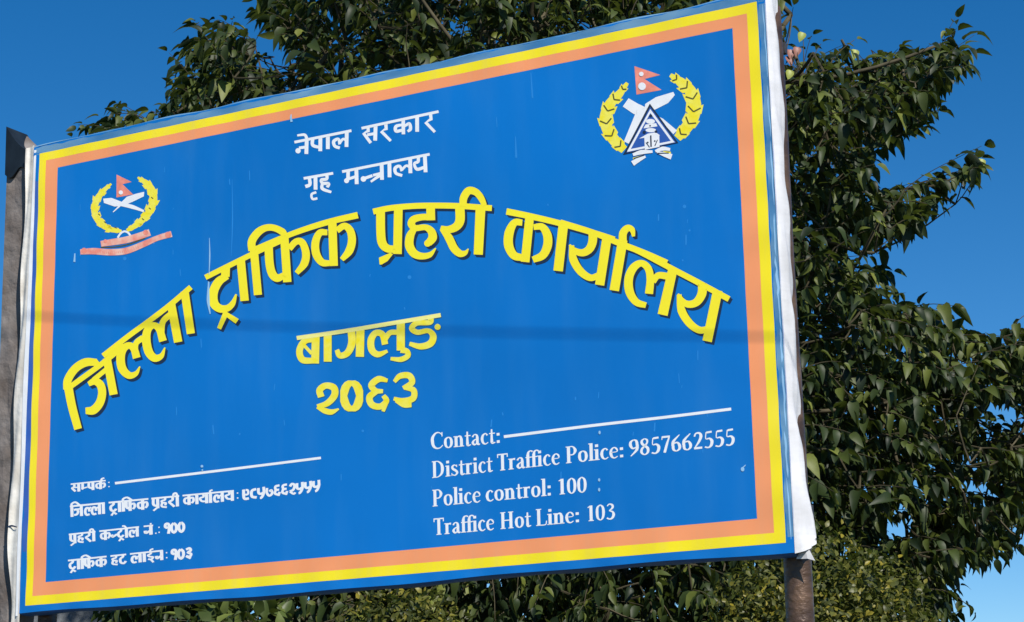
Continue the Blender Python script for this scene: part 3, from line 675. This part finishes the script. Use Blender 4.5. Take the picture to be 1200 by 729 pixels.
yl.ribbon([(300, 612), (360, 596)], 12, Q_, False); yl.ribbon([(470, 575), (515, 580)], 14, Q_, False)
d3.ribbon([(305, 612), (365, 592)], 6, Q_, False); d3.ribbon([(440, 582), (505, 580)], 6, Q_, False)
finish(762, 138)
fresh()
# left emblem
wreath(yl, dk, [(512, 100), (570, 140), (608, 195), (612, 265), (575, 345), (505, 410), (440, 450)], [16, 56, 66, 66, 60, 50, 28], R_, 8, 0)
yl.mark(); wreath(yl, dk, [(338, 142), (285, 190), (242, 250), (228, 320), (258, 390), (325, 438), (405, 455)], [16, 44, 56, 56, 56, 50, 26], R_, 8, 0)
for (x, y) in ((290, 390), (252, 340), (360, 425), (600, 230), (585, 300), (540, 370)): dk.ribbon([(x, y), (x + 14, y + 10)], 6, R_, False)
pk.poly([(373, 82), (472, 130), (412, 145), (482, 212), (372, 232)], R_); w2.disc((402, 200), 14, R_)
wh.poly([(285, 240), (340, 235), (410, 262), (420, 285), (360, 292), (290, 268)], R_); wh.ribbon([(400, 275), (480, 295), (552, 322)], [26, 26, 14], R_)
wh.mark(); wh.poly([(555, 195), (552, 225), (480, 260), (420, 285), (400, 268), (440, 228), (500, 208)], R_); wh.ribbon([(395, 285), (375, 305), (350, 328)], [14, 8, 6], R_)
wh.mark(); wh.ribbon([(380, 497), (400, 468), (425, 455), (450, 465), (468, 490)], 13, R_)
cr.ribbon([(270, 537), (350, 525), (430, 512), (510, 490), (592, 462)], [38, 42, 44, 44, 44], R_)
cr.mark(); cr.ribbon([(135, 590), (220, 585), (330, 592), (440, 582), (560, 535), (640, 500), (735, 472)], [34, 42, 42, 42, 38, 34, 40], R_)
for (x, y, rr) in ((160, 582, 24), (565, 462, 22), (300, 520, 16), (712, 478, 26)): bt.disc((x, y), rr * .8, R_, n=10)
for q in range(22):
    x = 240 + q * 13; y = np.interp(x, [240, 330, 440, 530], [590, 594, 584, 550])
    bt.ribbon([(x, y - 7), (x + 3, y + 8)], 3.5, R_, False)
dk.ribbon([(270, 560), (360, 557), (450, 540), (560, 500)], 7, R_)
finish(148, 252)

# scuffs and scratches
sf = Ink(0.0072)
sf.ribbon([(245.6, 279), (246, 300), (245.2, 322)], [.6, 1.6, .8], idt); sf.ribbon([(244.8, 330), (244.2, 352), (246.5, 368)], [1.6, 3.6, 1.2], idt)
sf.ribbon([(341.6, 134), (341.2, 138), (342, 143)], [.8, 2.2, 2.8], idt); sf.ribbon([(87.8, 297), (87.2, 307)], [1.4, 2.4], idt, False)
sf.disc((702.5, 562.5), 1.3, idt, 2); sf.disc((702.5, 574), 1.3, idt, 2.2); sf.ribbon([(869, 550), (874, 545)], [1.5, 1], idt, False); sf.disc((870.5, 550), 2.1, idt, 2.6)
sf.disc((703, 507), 1.3, idt, 2.2); sf.disc((237, 546.5), 1.6, idt); sf.disc((237.5, 551), 1.0, idt)
sf.build('scratch', M['scuff'], kind='stuff')
sf = Ink(0.0012)
for _ in range(46):
    x = random.uniform(80, 840); y = random.uniform(60, 600)
    if not (li + .05 < bd(x, y)[0] < ri - .05 and bi + .08 < bd(x, y)[1] < ti - .08): continue
    sf.ribbon([(x, y), (x + random.uniform(-1, 1), y + random.uniform(2, 12))], random.uniform(.6, 1.8), idt, False)
for (x, y) in ((642, 240), (802, 242), (808, 270), (800, 305), (425, 505), (480, 325), (146, 303), (180, 285)): sf.disc((x, y), random.uniform(1, 2.4), idt)
sf.ribbon([(272, 210), (272.5, 260), (271, 300)], [.5, 1.5, .5], idt); sf.ribbon([(622, 85), (624, 115)], [1, 2], idt); sf.ribbon([(604, 160), (605, 185)], [1, 2.5], idt)
sf.build('faint_scratch', M['scuff_faint'], kind='stuff')

# ------------------------------------------------------------------ posts
Minv = BM.inverted()
def toboard(p): return Minv @ Vector(p)
prad = 0.047
# right pipe: centre measured at the open stretch under the board
c = at(937.5, 700, 6.93); cb = toboard(c)
px = X1 - 0.012; pz = -0.055 - prad - 0.01
# choose the pipe's x on the board so that its centre lies on the measured ray
d = ray(937, 700); tt = 0
for _ in range(1):
    pl = BO + BN * pz; tt = (pl - CAM).dot(BN) / d.dot(BN); px = toboard(CAM + d * tt).x
gz = -BO.z
V, Fc = [], []
n = 40; yy = np.linspace(gz - 0.4, Y1 - 0.02, n)
tube([(px + 0.002 * math.sin(y * 5), y, pz) for y in yy], [prad * (1 + .012 * math.sin(y * 23)) for y in yy], 28, V, Fc)
obj('rusty_post', V, Fc, M['rust'], sign, True)
V, Fc = [], []
tube([(X0 + .05, y, pz) for y in (gz - .4, Y1 - .1)], prad * .8, 24, V, Fc); obj('rusty_post', V, Fc, M['rust'], sign, True)
for y in (0.1, BH - .15):                        # clamps holding the frame to the pipes
    for x in (px, X0 + .05): bmobj('clamp', box_bm(x - .045, x + .045, y, y + .04, pz - prad - .012, pz - prad * .75), M['steel'], sign)

# weathered timber beside the board's left edge (own thing)
def plank():
    bm = bmesh.new(); o = BO
    tr = toboard(at(28, 172, 8.45)); 
    a = bd(28, 174); b = bd(1.5, 147); c = bd(8, 729)
    z0, z1 = -0.16, -0.045
    xr0 = a[0]; xl0 = b[0]; xr1 = c[0]; y_r = a[1]; y_l = b[1]; yb = gz - .3
    sl = (xr1 - xr0) / (c[1] - a[1]); n = 46; rows = []
    for j in range(n + 1):
        t = j / n; y = y_r + (yb - y_r) * t
        cut = .012 * math.sin(y * 9) + .006 * math.sin(y * 23 + 1)
        xr = xr0 + sl * (y - y_r) * .55 + cut * .6 * (t > 0); xl = xl0 - .02 * t
        top = y_l - y_r if j == 0 else 0
        rows.append([bm.verts.new(p) for p in ((xl, y + top, z1), (xl + (xr - xl) * .35, y + top * .28, z1 + .004 * math.sin(y * 13)), (xl + (xr - xl) * .7, y + top * .06, z1 + .006 * math.sin(y * 7 + 2)), (xr, y, z1 - .004), (xr, y, z0), (xl, y + top, z0))])
    for j in range(n):
        for k_ in range(6):
            q = (k_ + 1) % 6; bm.faces.new((rows[j][k_], rows[j + 1][k_], rows[j + 1][q], rows[j][q]))
    bm.faces.new(rows[0]); bm.faces.new(rows[-1][::-1])
    return bm, rows
bm, rows = plank()
post = tag(bmobj('weathered_post', bm, M['weathered'], None, False), 'broad weathered grey brown timber post with a dark tarred top, left of the signboard', 'post')
post.matrix_world = BM
a = bd(28, 174); b = bd(1.5, 147)
V = []; Fc = []
n = 14
for i in range(n + 1):
    t = i / n; x = b[0] + (a[0] - b[0]) * t
    ytop = b[1] + (a[1] - b[1]) * (1 - (1 - t) ** 1.6) + .004
    yb = a[1] - .085 - .02 * math.sin(t * 7)
    for (y, z) in ((ytop, -.165), (ytop, -.031), (yb, -.033), (yb, -.05)): V.append((x + (.003 if i == n else 0), y, z))
for i in range(n):
    for q in range(3): Fc.append((4 * i + q, 4 * i + 4 + q, 4 * i + 5 + q, 4 * i + 1 + q))
Fc.append(tuple(4 * n + q for q in range(4)))
cap = obj('tarred_cap', V, Fc, M['pitch'], post)

# ------------------------------------------------------------------ overhead cable between sun and board; its soft shadow crosses the board
pA = BM @ Vector(bd(50, 372.5)); pB = BM @ Vector(bd(920, 395)); pM = BM @ Vector(bd(480, 383.5 + 1))
dist = 2.9
qA = pA + SD * dist; qB = pB + SD * dist; dirc = (qB - qA).normalized(); L = (qB - qA).length
pts = []
for s in np.linspace(-9, 15, 60):
    p = qA + dirc * s; u = s / L; sag = -0.012 * (1 - (2 * u - 1) ** 2) + 0.0
    pts.append(p + Vector((0, 0, sag + (.012 * (2 * u - 1) ** 2 * 0.4 if abs(u - .5) > .5 else 0))))
V, Fc = tube(pts, 0.0030, 8)
tag(obj('overhead_cable', V, Fc, M['cable'], None, True), 'black overhead cable whose thin soft shadow crosses the blue signboard from side to side', 'cable')

# ------------------------------------------------------------------ ground and building
S = 2500; V = []; Fc = []
obj_g = obj('ground', [(-S, -S, 0), (S, -S, 0), (S, S, 0), (-S, S, 0)], [(0, 1, 2, 3)], M['soil']); tag(obj_g, kind='structure')
tl = at(44, 696, 21); tr_ = at(152, 694, 21)
bld = empty('grey_building', (0, 0, 0)); tag(bld, 'grey concrete building whose top shows under the lower left corner of the signboard', 'building')
bx0, bx1, bz = tl.x - .25, tr_.x, tl.z - .06
bmobj('wall', box_bm(bx0, bx1, 21.0, 25, -.3, bz - .3), M['concrete'], bld, bevel=.01)
bmobj('parapet', box_bm(bx0 - .05, bx1 + .05, 20.93, 25.1, bz - .3 + .003, bz), M['concrete'], bld, bevel=.012)
f_ = bmobj('window', box_bm(bx0 + .25, bx1 - .25, 20.95, 21.0, 1.2, 2.5), M['steel'], bld); bmobj('pane', box_bm(bx0 + .3, bx1 - .3, 20.93, 20.948, 1.25, 2.45), M['glass'], f_)

# ------------------------------------------------------------------ foliage
def leaf_base(rows=5, fold=0.22, droop=0.28, wid=0.46, wave=0.0):
    V = []; Fc = []
    prof = [0.0, 0.62, 0.97, 1.0, 0.60, 0.0] if rows == 5 else [0, 1, .7, 0]
    n = len(prof) - 1
    ys = [0, .10, .28, .50, .78, 1.0] if rows == 5 else [0, .35, .7, 1]
    idx = []
    for i, (pw, y) in enumerate(zip(prof, ys)):
        z = -droop * y * y
        if pw == 0: V.append((0, y, z)); idx.append((len(V) - 1,))
        else:
            h = pw * wid / 2; zz = z + fold * h * 1.6 + wave * math.sin(i * 2.1)
            V += [(-h, y, zz), (0, y, z), (h, y, zz * 1.0)]; idx.append((len(V) - 3, len(V) - 2, len(V) - 1))
    for i in range(n):
        a, b = idx[i], idx[i + 1]
        if len(a) == 1: Fc += [(a[0], b[1], b[0]), (a[0], b[2], b[1])]
        elif len(b) == 1: Fc += [(a[0], a[1], b[0]), (a[1], a[2], b[0])]
        else: Fc += [(a[0], a[1], b[1], b[0]), (a[1], a[2], b[2], b[1])]
    return V, Fc
def bulk(name, bases, mats, m, parent, kind='stuff'):
    """join many leaf copies into one mesh; mats: list of (variant, 4x4 numpy)"""
    vs_, ls, lt = [], [], []; off = 0
    for vi, (V, Fc) in enumerate(bases):
        A = np.array([q for v_, q in mats if v_ == vi])
        if not len(A): continue
        Vh = np.c_[np.array(V), np.ones(len(V))]
        P = np.einsum('nij,vj->nvi', A, Vh)[:, :, :3].reshape(-1, 3)
        fl = np.array([i for f in Fc for i in f]); cnt = np.array([len(f) for f in Fc]); N = len(A)
        ls.append((fl[None, :] + (np.arange(N) * len(V))[:, None]).ravel() + off); lt.append(np.tile(cnt, N)); vs_.append(P); off += len(P)
    P = np.concatenate(vs_); ls = np.concatenate(ls).astype(np.int32); lt = np.concatenate(lt).astype(np.int32)
    me = bpy.data.meshes.new(name); me.vertices.add(len(P)); me.vertices.foreach_set('co', P.astype(np.float32).ravel())
    me.loops.add(len(ls)); me.loops.foreach_set('vertex_index', ls)
    me.polygons.add(len(lt)); st = np.concatenate([[0], np.cumsum(lt)[:-1]]).astype(np.int32); me.polygons.foreach_set('loop_start', st); me.polygons.foreach_set('loop_total', lt)
    me.update(calc_edges=True); me.validate(); me.polygons.foreach_set('use_smooth', np.ones(len(lt), bool))
    o = link(name, me, m, parent); o['kind'] = kind; return o
def frame(pos, yd, up, size):
    y = yd.normalized(); x = y.cross(up)
    if x.length < .05: x = y.cross(Vector((1, 0.2, 0)))
    x.normalize(); z = x.cross(y)
    return np.array([[x.x * size, y.x * size, z.x * size, pos.x], [x.y * size, y.y * size, z.y * size, pos.y], [x.z * size, y.z * size, z.z * size, pos.z], [0, 0, 0, 1]])
def inside(poly, x, y):
    c = False; n = len(poly); j = n - 1
    for i in range(n):
        xi, yi = poly[i]; xj, yj = poly[j]
        if (yi > y) != (yj > y) and x < (xj - xi) * (y - yi) / (yj - yi) + xi: c = not c
        j = i
    return c
def rv(a=1): return Vector((random.gauss(0, a), random.gauss(0, a), random.gauss(0, a)))

TREE_Y = 15.6
trunk_base = at(690, 1700, TREE_Y); trunk_base.z = 0
tree = empty('broadleaf_tree', trunk_base); tag(tree, 'big dark green broadleaf tree with drooping pointed leaves, filling the sky behind the signboard', 'tree')
def loc(p): return Vector(p) - trunk_base
CR = [(96, 150), (130, 118), (200, 118), (205, 70), (235, 22), (262, 8), (290, 60), (318, 70), (345, 30), (300, 8), (310, -60), (420, -190), (640, -260), (820, -200),
      (900, -60), (935, 8), (925, 55), (945, 62), (985, 45), (1030, 64), (1075, 38), (1130, 28), (1140, 62), (1108, 92), (1085, 132), (1040, 150), (1000, 190), (1060, 222), (1110, 196), (1156, 176), (1150, 196), (1095, 232), (1068, 252), (1040, 300), (1010, 315), (1060, 335), (1120, 358),
      (1170, 395), (1200, 372), (1290, 380), (1330, 520), (1240, 575), (1195, 610), (1130, 690), (1090, 760), (1000, 980), (760, 1000), (560, 960), (330, 860), (140, 760), (110, 640), (90, 400), (85, 200)]
HOLES = [(1000, 600, 0)]
def gap(x, y):
    for (cx, cy, rx, ry) in ((1085, 600, 32, 10), (1190, 470, 26, 26), (960, 345, 14, 9), (1160, 555, 16, 30), (985, 180, 12, 8), (955, 262, 12, 8), (1052, 400, 16, 9), (325, 55, 22, 22), (1165, 695, 45, 45), (388, 22, 8, 18), (1035, 275, 25, 16), (1100, 470, 12, 8)):
        if ((x - cx) / rx) ** 2 + ((y - cy) / ry) ** 2 < 1: return True
    return False
# limbs: nodes spread through the crown, joined to the nearest node nearer the trunk
top = at(680, 560, TREE_Y)
nodes = [(trunk_base + Vector((0, 0, .9)), -1), (trunk_base.lerp(top, .55) + Vector((.12, .1, 0)), 0), (top, 1)]
depth = lambda x, y: math.sqrt(max(0.05, 1 - ((x - 680) / 640) ** 2 * .8)) * 1.9
cand = []
while len(cand) < 330:
    x, y = random.uniform(110, 1230), random.uniform(-200, 860)
    if inside(CR, x, y) and not gap(x, y): cand.append(at(x, y, TREE_Y + random.uniform(-1, 1) * depth(x, y) * .8))
def bad(a, b):
    c = 0
    for t in (.25, .5, .75):
        x, y = proj(a.lerp(b, t))
        if gap(x, y) or not inside(CR, x, y): c += 1.5
    return c
cand.sort(key=lambda p: (p - top).length)
cost = [0, 0, 0]; 
for p in cand:
    b = min(range(1, len(nodes)), key=lambda i: (nodes[i][0] - p).length * 1.0 + cost[i] * .35 + (2 if nodes[i][0].z > p.z + .8 else 0) + bad(nodes[i][0], p))
    nodes.append((p, b)); cost.append(cost[b] + (nodes[b][0] - p).length)
kids = [0] * len(nodes)
for i in range(len(nodes) - 1, 0, -1): kids[nodes[i][1]] += kids[i] + 1
V, Fc = [], []
def arcpts(a, b, n=6, lift=.12):
    m = (a + b) / 2 + Vector((0, 0, -lift * (a - b).length)) + rv(.03 * (a - b).length)
    return [a.lerp(m, t).lerp(m.lerp(b, t), t) for t in np.linspace(0, 1, n)]
rad = lambda i: 0.012 * (kids[i] + 1) ** .52
tv, tf = [], []
tube([loc(trunk_base + Vector((0, 0, -.3))), loc(trunk_base + Vector((.02, 0, .15))), loc(nodes[0][0]), loc(nodes[1][0]), loc(nodes[2][0])], [.34, .27, .21, .17, .13], 14, tv, tf)
obj('trunk', tv, tf, M['bark'], tree, True)
big = sorted(range(3, len(nodes)), key=lambda i: -kids[i])[:14]
for i in range(3, len(nodes)):
    a, b = nodes[nodes[i][1]][0], nodes[i][0]
    P = [loc(p) for p in arcpts(a, b)]; r0 = min(rad(nodes[i][1]), .1) if nodes[i][1] > 2 else min(.1, rad(i) * 1.3)
    r1 = min(rad(i), .09)
    if i in big:
        v2, f2 = tube(P, list(np.linspace(max(r0 * .9, r1), r1, 6)), 8); obj('branch', v2, f2, M['bark'], tree, True)
    else: tube(P, list(np.linspace(max(min(r0, r1 * 1.5), r1), r1, 6)), 6, V, Fc)
tg = obj('twigs', V, Fc, M['twig'], tree, True); tg['kind'] = 'stuff'
TV, TF = [], []
leafm = []                                       # (variant, matrix)
LB = [leaf_base(5, .35, .50, .52), leaf_base(5, .20, .75, .56), leaf_base(5, .55, .32, .50), leaf_base(5, .4, .95, .54, .02)]
def branchlet(start, d, length, nl, size):
    p = start.copy(); d = d.normalized(); seg = length / 5; pts = [p.copy()]
    for i in range(5):
        d = (d + Vector((0, 0, -.10)) + rv(.06)).normalized(); p = p + d * seg; pts.append(p.copy())
    tube([loc(q) for q in pts], list(np.linspace(.0055, .002, 6)), 4, TV, TF, cap=False)
    side0 = d.cross(Vector((0, 0, 1)))
    if side0.length < .1: side0 = Vector((1, 0, 0))
    side0.normalize()
    for k_ in range(nl):
        t = .12 + .88 * k_ / max(1, nl - 1); f = t * 5; i = min(4, int(f)); q = pts[i].lerp(pts[i + 1], f - i); dd = (pts[i + 1] - pts[i]).normalized()
        sg = 1 if k_ % 2 else -1
        if k_ == nl - 1: out = dd * 1.0 + Vector((0, 0, -.3)) + rv(.15)
        else: out = side0 * sg * random.uniform(.35, .9) + dd * random.uniform(.2, .6) + Vector((0, 0, -random.uniform(-.05, .75))) + rv(.2)
        up = Vector((0, 0, .9)) + dd * .2 + side0 * sg * .4 + rv(.3)
        sz = size * random.uniform(.6, 1.25) * (1 - .25 * (t > .9))
        pet = out.normalized() * .02
        leafm.append((random.randrange(4), frame(q + pet, out, up, sz)))
def nearest(p): return min(range(2, len(nodes)), key=lambda i: (nodes[i][0] - p).length)
cc = at(680, 420, TREE_Y)
count = 0; tries = 0; NP = np.zeros((6000, 3)); NN = len(nodes) - 2; NP[:NN] = [tuple(n_[0]) for n_ in nodes[2:]]
while count < 4000 and tries < 150000:
    tries += 1
    x, y = random.uniform(80, 1330), random.uniform(-260, 960)
    if not inside(CR, x, y): continue
    if gap(x, y): continue
    vis = (y < 175 - (x - 42) * .215) or x > 915 or y > 700 - (x - 20) * .08
    infr = -40 < y < 760 and x < 1240
    if not vis and random.random() < (.3 if y > 560 else .75): continue
    if vis and not infr and random.random() < .6: continue
    dp = depth(x, y); Y = TREE_Y + (random.uniform(-1, 1)) * dp
    p = at(x, y, Y)
    out = (p - cc); out.z *= .6; out.normalize()
    d = (out * .9 + Vector((0, 0, .35)) + rv(.35)).normalized(); ln = random.uniform(.3, .55)
    st = p - d * ln * .6
    if (x < 320 or x > 1000): ln *= .8
    ex, ey_ = proj(st + d * ln)
    if gap(ex, ey_) or (not inside(CR, ex, ey_) and random.random() < .75): continue
    nb = Vector(NP[np.argmin(((NP[:NN] - np.array(st)) ** 2).sum(1))])
    if (nb - st).length > 1.1: continue
    NP[NN] = st; NN += 1
    if (nb - st).length > .05: tube([loc(q) for q in arcpts(nb, st, 4, .1)], [.009, .008, .007, .0055], 4, TV, TF, cap=False)
    branchlet(st, d, ln, random.randint(8, 12), random.uniform(.100, .142)); count += 1
# the long sprays that stand out against the sky
def spray(x0, y0, x1, y1, Y, nl, size, Y2=None):
    a, b = at(x0, y0, Y), at(x1, y1, Y2 or Y - .2); nb = Vector(NP[np.argmin(((NP[:NN] - np.array(a)) ** 2).sum(1))])
    tube([loc(q) for q in arcpts(nb, a, 4, .1)], [.011, .01, .008, .007], 5, TV, TF, cap=False)
    d = b - a; branchlet(a, d + Vector((0, 0, d.length * .22)), d.length * 1.02, nl, size)
for s in ((1060, 100, 1138, 62, 15.1, 7, .15), (1070, 85, 1120, 38, 15.2, 7, .15), (1060, 90, 1085, 48, 14.9, 6, .15), (1050, 130, 1090, 115, 15.2, 7, .15), (1060, 225, 1110, 200, 15.0, 7, .15), (1090, 215, 1148, 192, 15.2, 6, .14), (1035, 130, 1128, 32, 15.0, 9, .15), (1045, 120, 1098, 75, 15.3, 6, .15), (1010, 150, 1060, 95, 15.1, 8, .14), (1040, 236, 1152, 178, 14.9, 11, .155), (1000, 250, 1070, 215, 15.2, 10, .14), (1010, 265, 1062, 262, 15.1, 6, .14),
          (945, 80, 985, 48, 15.3, 6, .12), (1000, 80, 1035, 62, 15.2, 5, .12), (918, 60, 932, 8, 15.4, 5, .14), (240, 110, 200, 62, 15.2, 7, .15), (250, 80, 236, 22, 15.3, 7, .15), (262, 60, 268, 22, 15.1, 6, .13), (245, 115, 208, 95, 15.0, 5, .15),
          (170, 140, 132, 124, 15.4, 5, .11), (195, 135, 205, 118, 15.3, 5, .10), (120, 160, 100, 146, 15.4, 5, .08), (345, 30, 305, 4, 15.2, 6, .13), (360, 45, 322, 42, 15.2, 6, .13), (1050, 365, 1125, 345, 15.0, 8, .15), (1100, 400, 1172, 385, 15.1, 8, .15),
          (1120, 420, 1188, 455, 14.9, 8, .15), (1240, 350, 1188, 375, 15.2, 8, .15), (1225, 400, 1180, 420, 15.2, 7, .15), (1110, 600, 1190, 612, 15.0, 9, .16), (1090, 640, 1150, 640, 15.0, 8, .15), (1100, 690, 1140, 715, 15.1, 7, .13), (1130, 560, 1190, 540, 15.2, 8, .15), (960, 330, 1020, 290, 15.1, 8, .14)):
    spray(*s)
yl_me = []
for mm in ('fruit', 'lit_tint'):
    V_, F_2 = leaf_base(5, .3, .3, .75); me = bpy.data.meshes.new('young_and_lit_leaf'); me.from_pydata(V_, [], F_2); me.materials.append(M[mm]); me.polygons.foreach_set('use_smooth', [True] * len(me.polygons)); yl_me.append(me)
for (x, y, k_) in ((925, 58, 0), (934, 55, 0), (922, 66, 0), (926, 82, 1), (941, 38, 1), (1002, 58, 1), (1150, 186, 1)):  # reddish new growth, plus leaves with sunlight painted in yellow green
    q = frame(at(x, y, 14.9), Vector((random.uniform(-.5, .5), -.3, -.8)), Vector((.2, -.9, .5)), .085); lo = bpy.data.objects.new('young_and_lit_leaf', yl_me[k_]); COL.objects.link(lo); lo.parent = tree
    lo.matrix_local = Matrix.Translation(-trunk_base) @ Matrix(q.tolist()); lo['label'] = 'reddish new leaf' if k_ == 0 else 'leaf coloured yellow green as if sunlit'
    a_ = at(x, y, 14.9); nb = Vector(NP[np.argmin(((NP[:NN] - np.array(a_)) ** 2).sum(1))]); tube([loc(q2) for q2 in arcpts(nb, a_, 5, .15)], [.006, .005, .004, .003, .002], 4, TV, TF, cap=False)
o = obj('twigs', TV, TF, M['twig'], tree, False); o['kind'] = 'stuff'
TR = Matrix.Translation(-trunk_base); TRn = np.array(TR)
# the 300 leaves that show largest are leaves of their own
def score(q):
    p = q[1][:3, 3]; s_ = np.linalg.norm(q[1][:3, 1]); x, y = proj(p)
    if not (0 < x < 1200 and -5 < y < 729): return 0
    if 905 - (640 - y) * -.04 > x and not (y < 172 - (x - 42) * .2205) and not (y > 722 - (x - 20) * .0857): return 0
    tip = Vector((q[1] @ np.array([0, 1, -.3, 1]))[:3]); a = proj(tip); L = math.hypot(a[0] - x, a[1] - y)
    return (L + 5) * (1 + .35 * (TREE_Y + 1 - p[1]))
order = sorted(range(len(leafm)), key=lambda i: -score(leafm[i])); single = set(order[:300])
lmeshes = []
for V_, F_2 in LB:
    me = bpy.data.meshes.new('leaf'); me.from_pydata(V_, [], F_2); me.update(); me.polygons.foreach_set('use_smooth', [True] * len(me.polygons)); me.materials.append(M['leaf']); lmeshes.append(me)
for i in order[:300]:
    v_, q = leafm[i]; lo = bpy.data.objects.new('leaf', lmeshes[v_]); COL.objects.link(lo); lo.parent = tree; lo.matrix_local = Matrix((TRn @ q).tolist())
bulk('foliage', LB, [(v_, TRn @ q) for i, (v_, q) in enumerate(leafm) if i not in single], M['leaf'], tree)

# ---- shrubs: dense small leaves
SB = [leaf_base(3, .3, .3, .55), leaf_base(3, .1, .5, .6)]
def shrub(cx, ytop, Y, hw, label, n, leaf, hmat, seed):
    random.seed(seed); r_ = np.random.default_rng(seed)
    top = at(cx, ytop, Y); wv = hw / F * Y; base = Vector((top.x, Y, 0))
    sh = empty('leafy_shrub', base); tag(sh, label, 'shrub', 'fine leaved shrubs below the signboard')
    V, Fc = [], []
    for q in range(7):
        a = q * .9; tgt = Vector((math.cos(a) * wv * .55, math.sin(a) * wv * .5, top.z * random.uniform(.65, .88)))
        tube([Vector((math.cos(a) * .06, math.sin(a) * .06, -.15)), tgt * .5 + Vector((0, 0, -.1)), tgt], [.035, .024, .01], 6, V, Fc)
    obj('stem', V, Fc, M['bark'], sh, True)
    H = top.z; cz = H * .58; lm = []
    lobes = [(Vector((0, 0, H - wv * .8)), wv * .8)] + [(Vector((random.uniform(-.6, .6) * wv, random.uniform(-.6, .3) * wv, random.uniform(.45, .84) * H)), wv * random.uniform(.35, .55)) for _ in range(12)]
    wts = np.array([r for _, r in lobes]) ** 2; wts /= wts.sum()
    for i in r_.choice(len(lobes), n, p=wts):
        c, rr = lobes[i]; d = Vector(r_.normal(size=3)); d.normalize()
        p = c + d * rr * (1 - abs(r_.normal()) * .16) + rv(.035)
        if p.z < .25 or (i and p.z > H): continue
        out = d * .5 + rv(.5) + Vector((0, 0, .15)); up = d + Vector((0, 0, .5)) + rv(.5)
        lm.append((random.randrange(2), frame(p, out, up, leaf * random.uniform(.7, 1.3))))
    bulk('foliage', SB, lm, hmat, sh)
shrub(948, 618, 12.6, 145, 'olive green small leaved shrub right behind the rusty pipe post', 15000, .045, M['small_leaf'], 3)
shrub(470, 682, 12.8, 108, 'olive green small leaved shrub peeking out under the middle of the signboard', 9000, .045, M['small_leaf'], 5)
M['olive_leaf'] = leafmat('olive_leaf', (0.05, 0.075, 0.02), (0.10, 0.14, 0.035), (0.2, 0.24, 0.05), .18)
shrub(270, 700, 12.2, 105, 'brighter green broad leaved bush beneath the sign just right of the grey building', 2600, .10, M['olive_leaf'], 9)
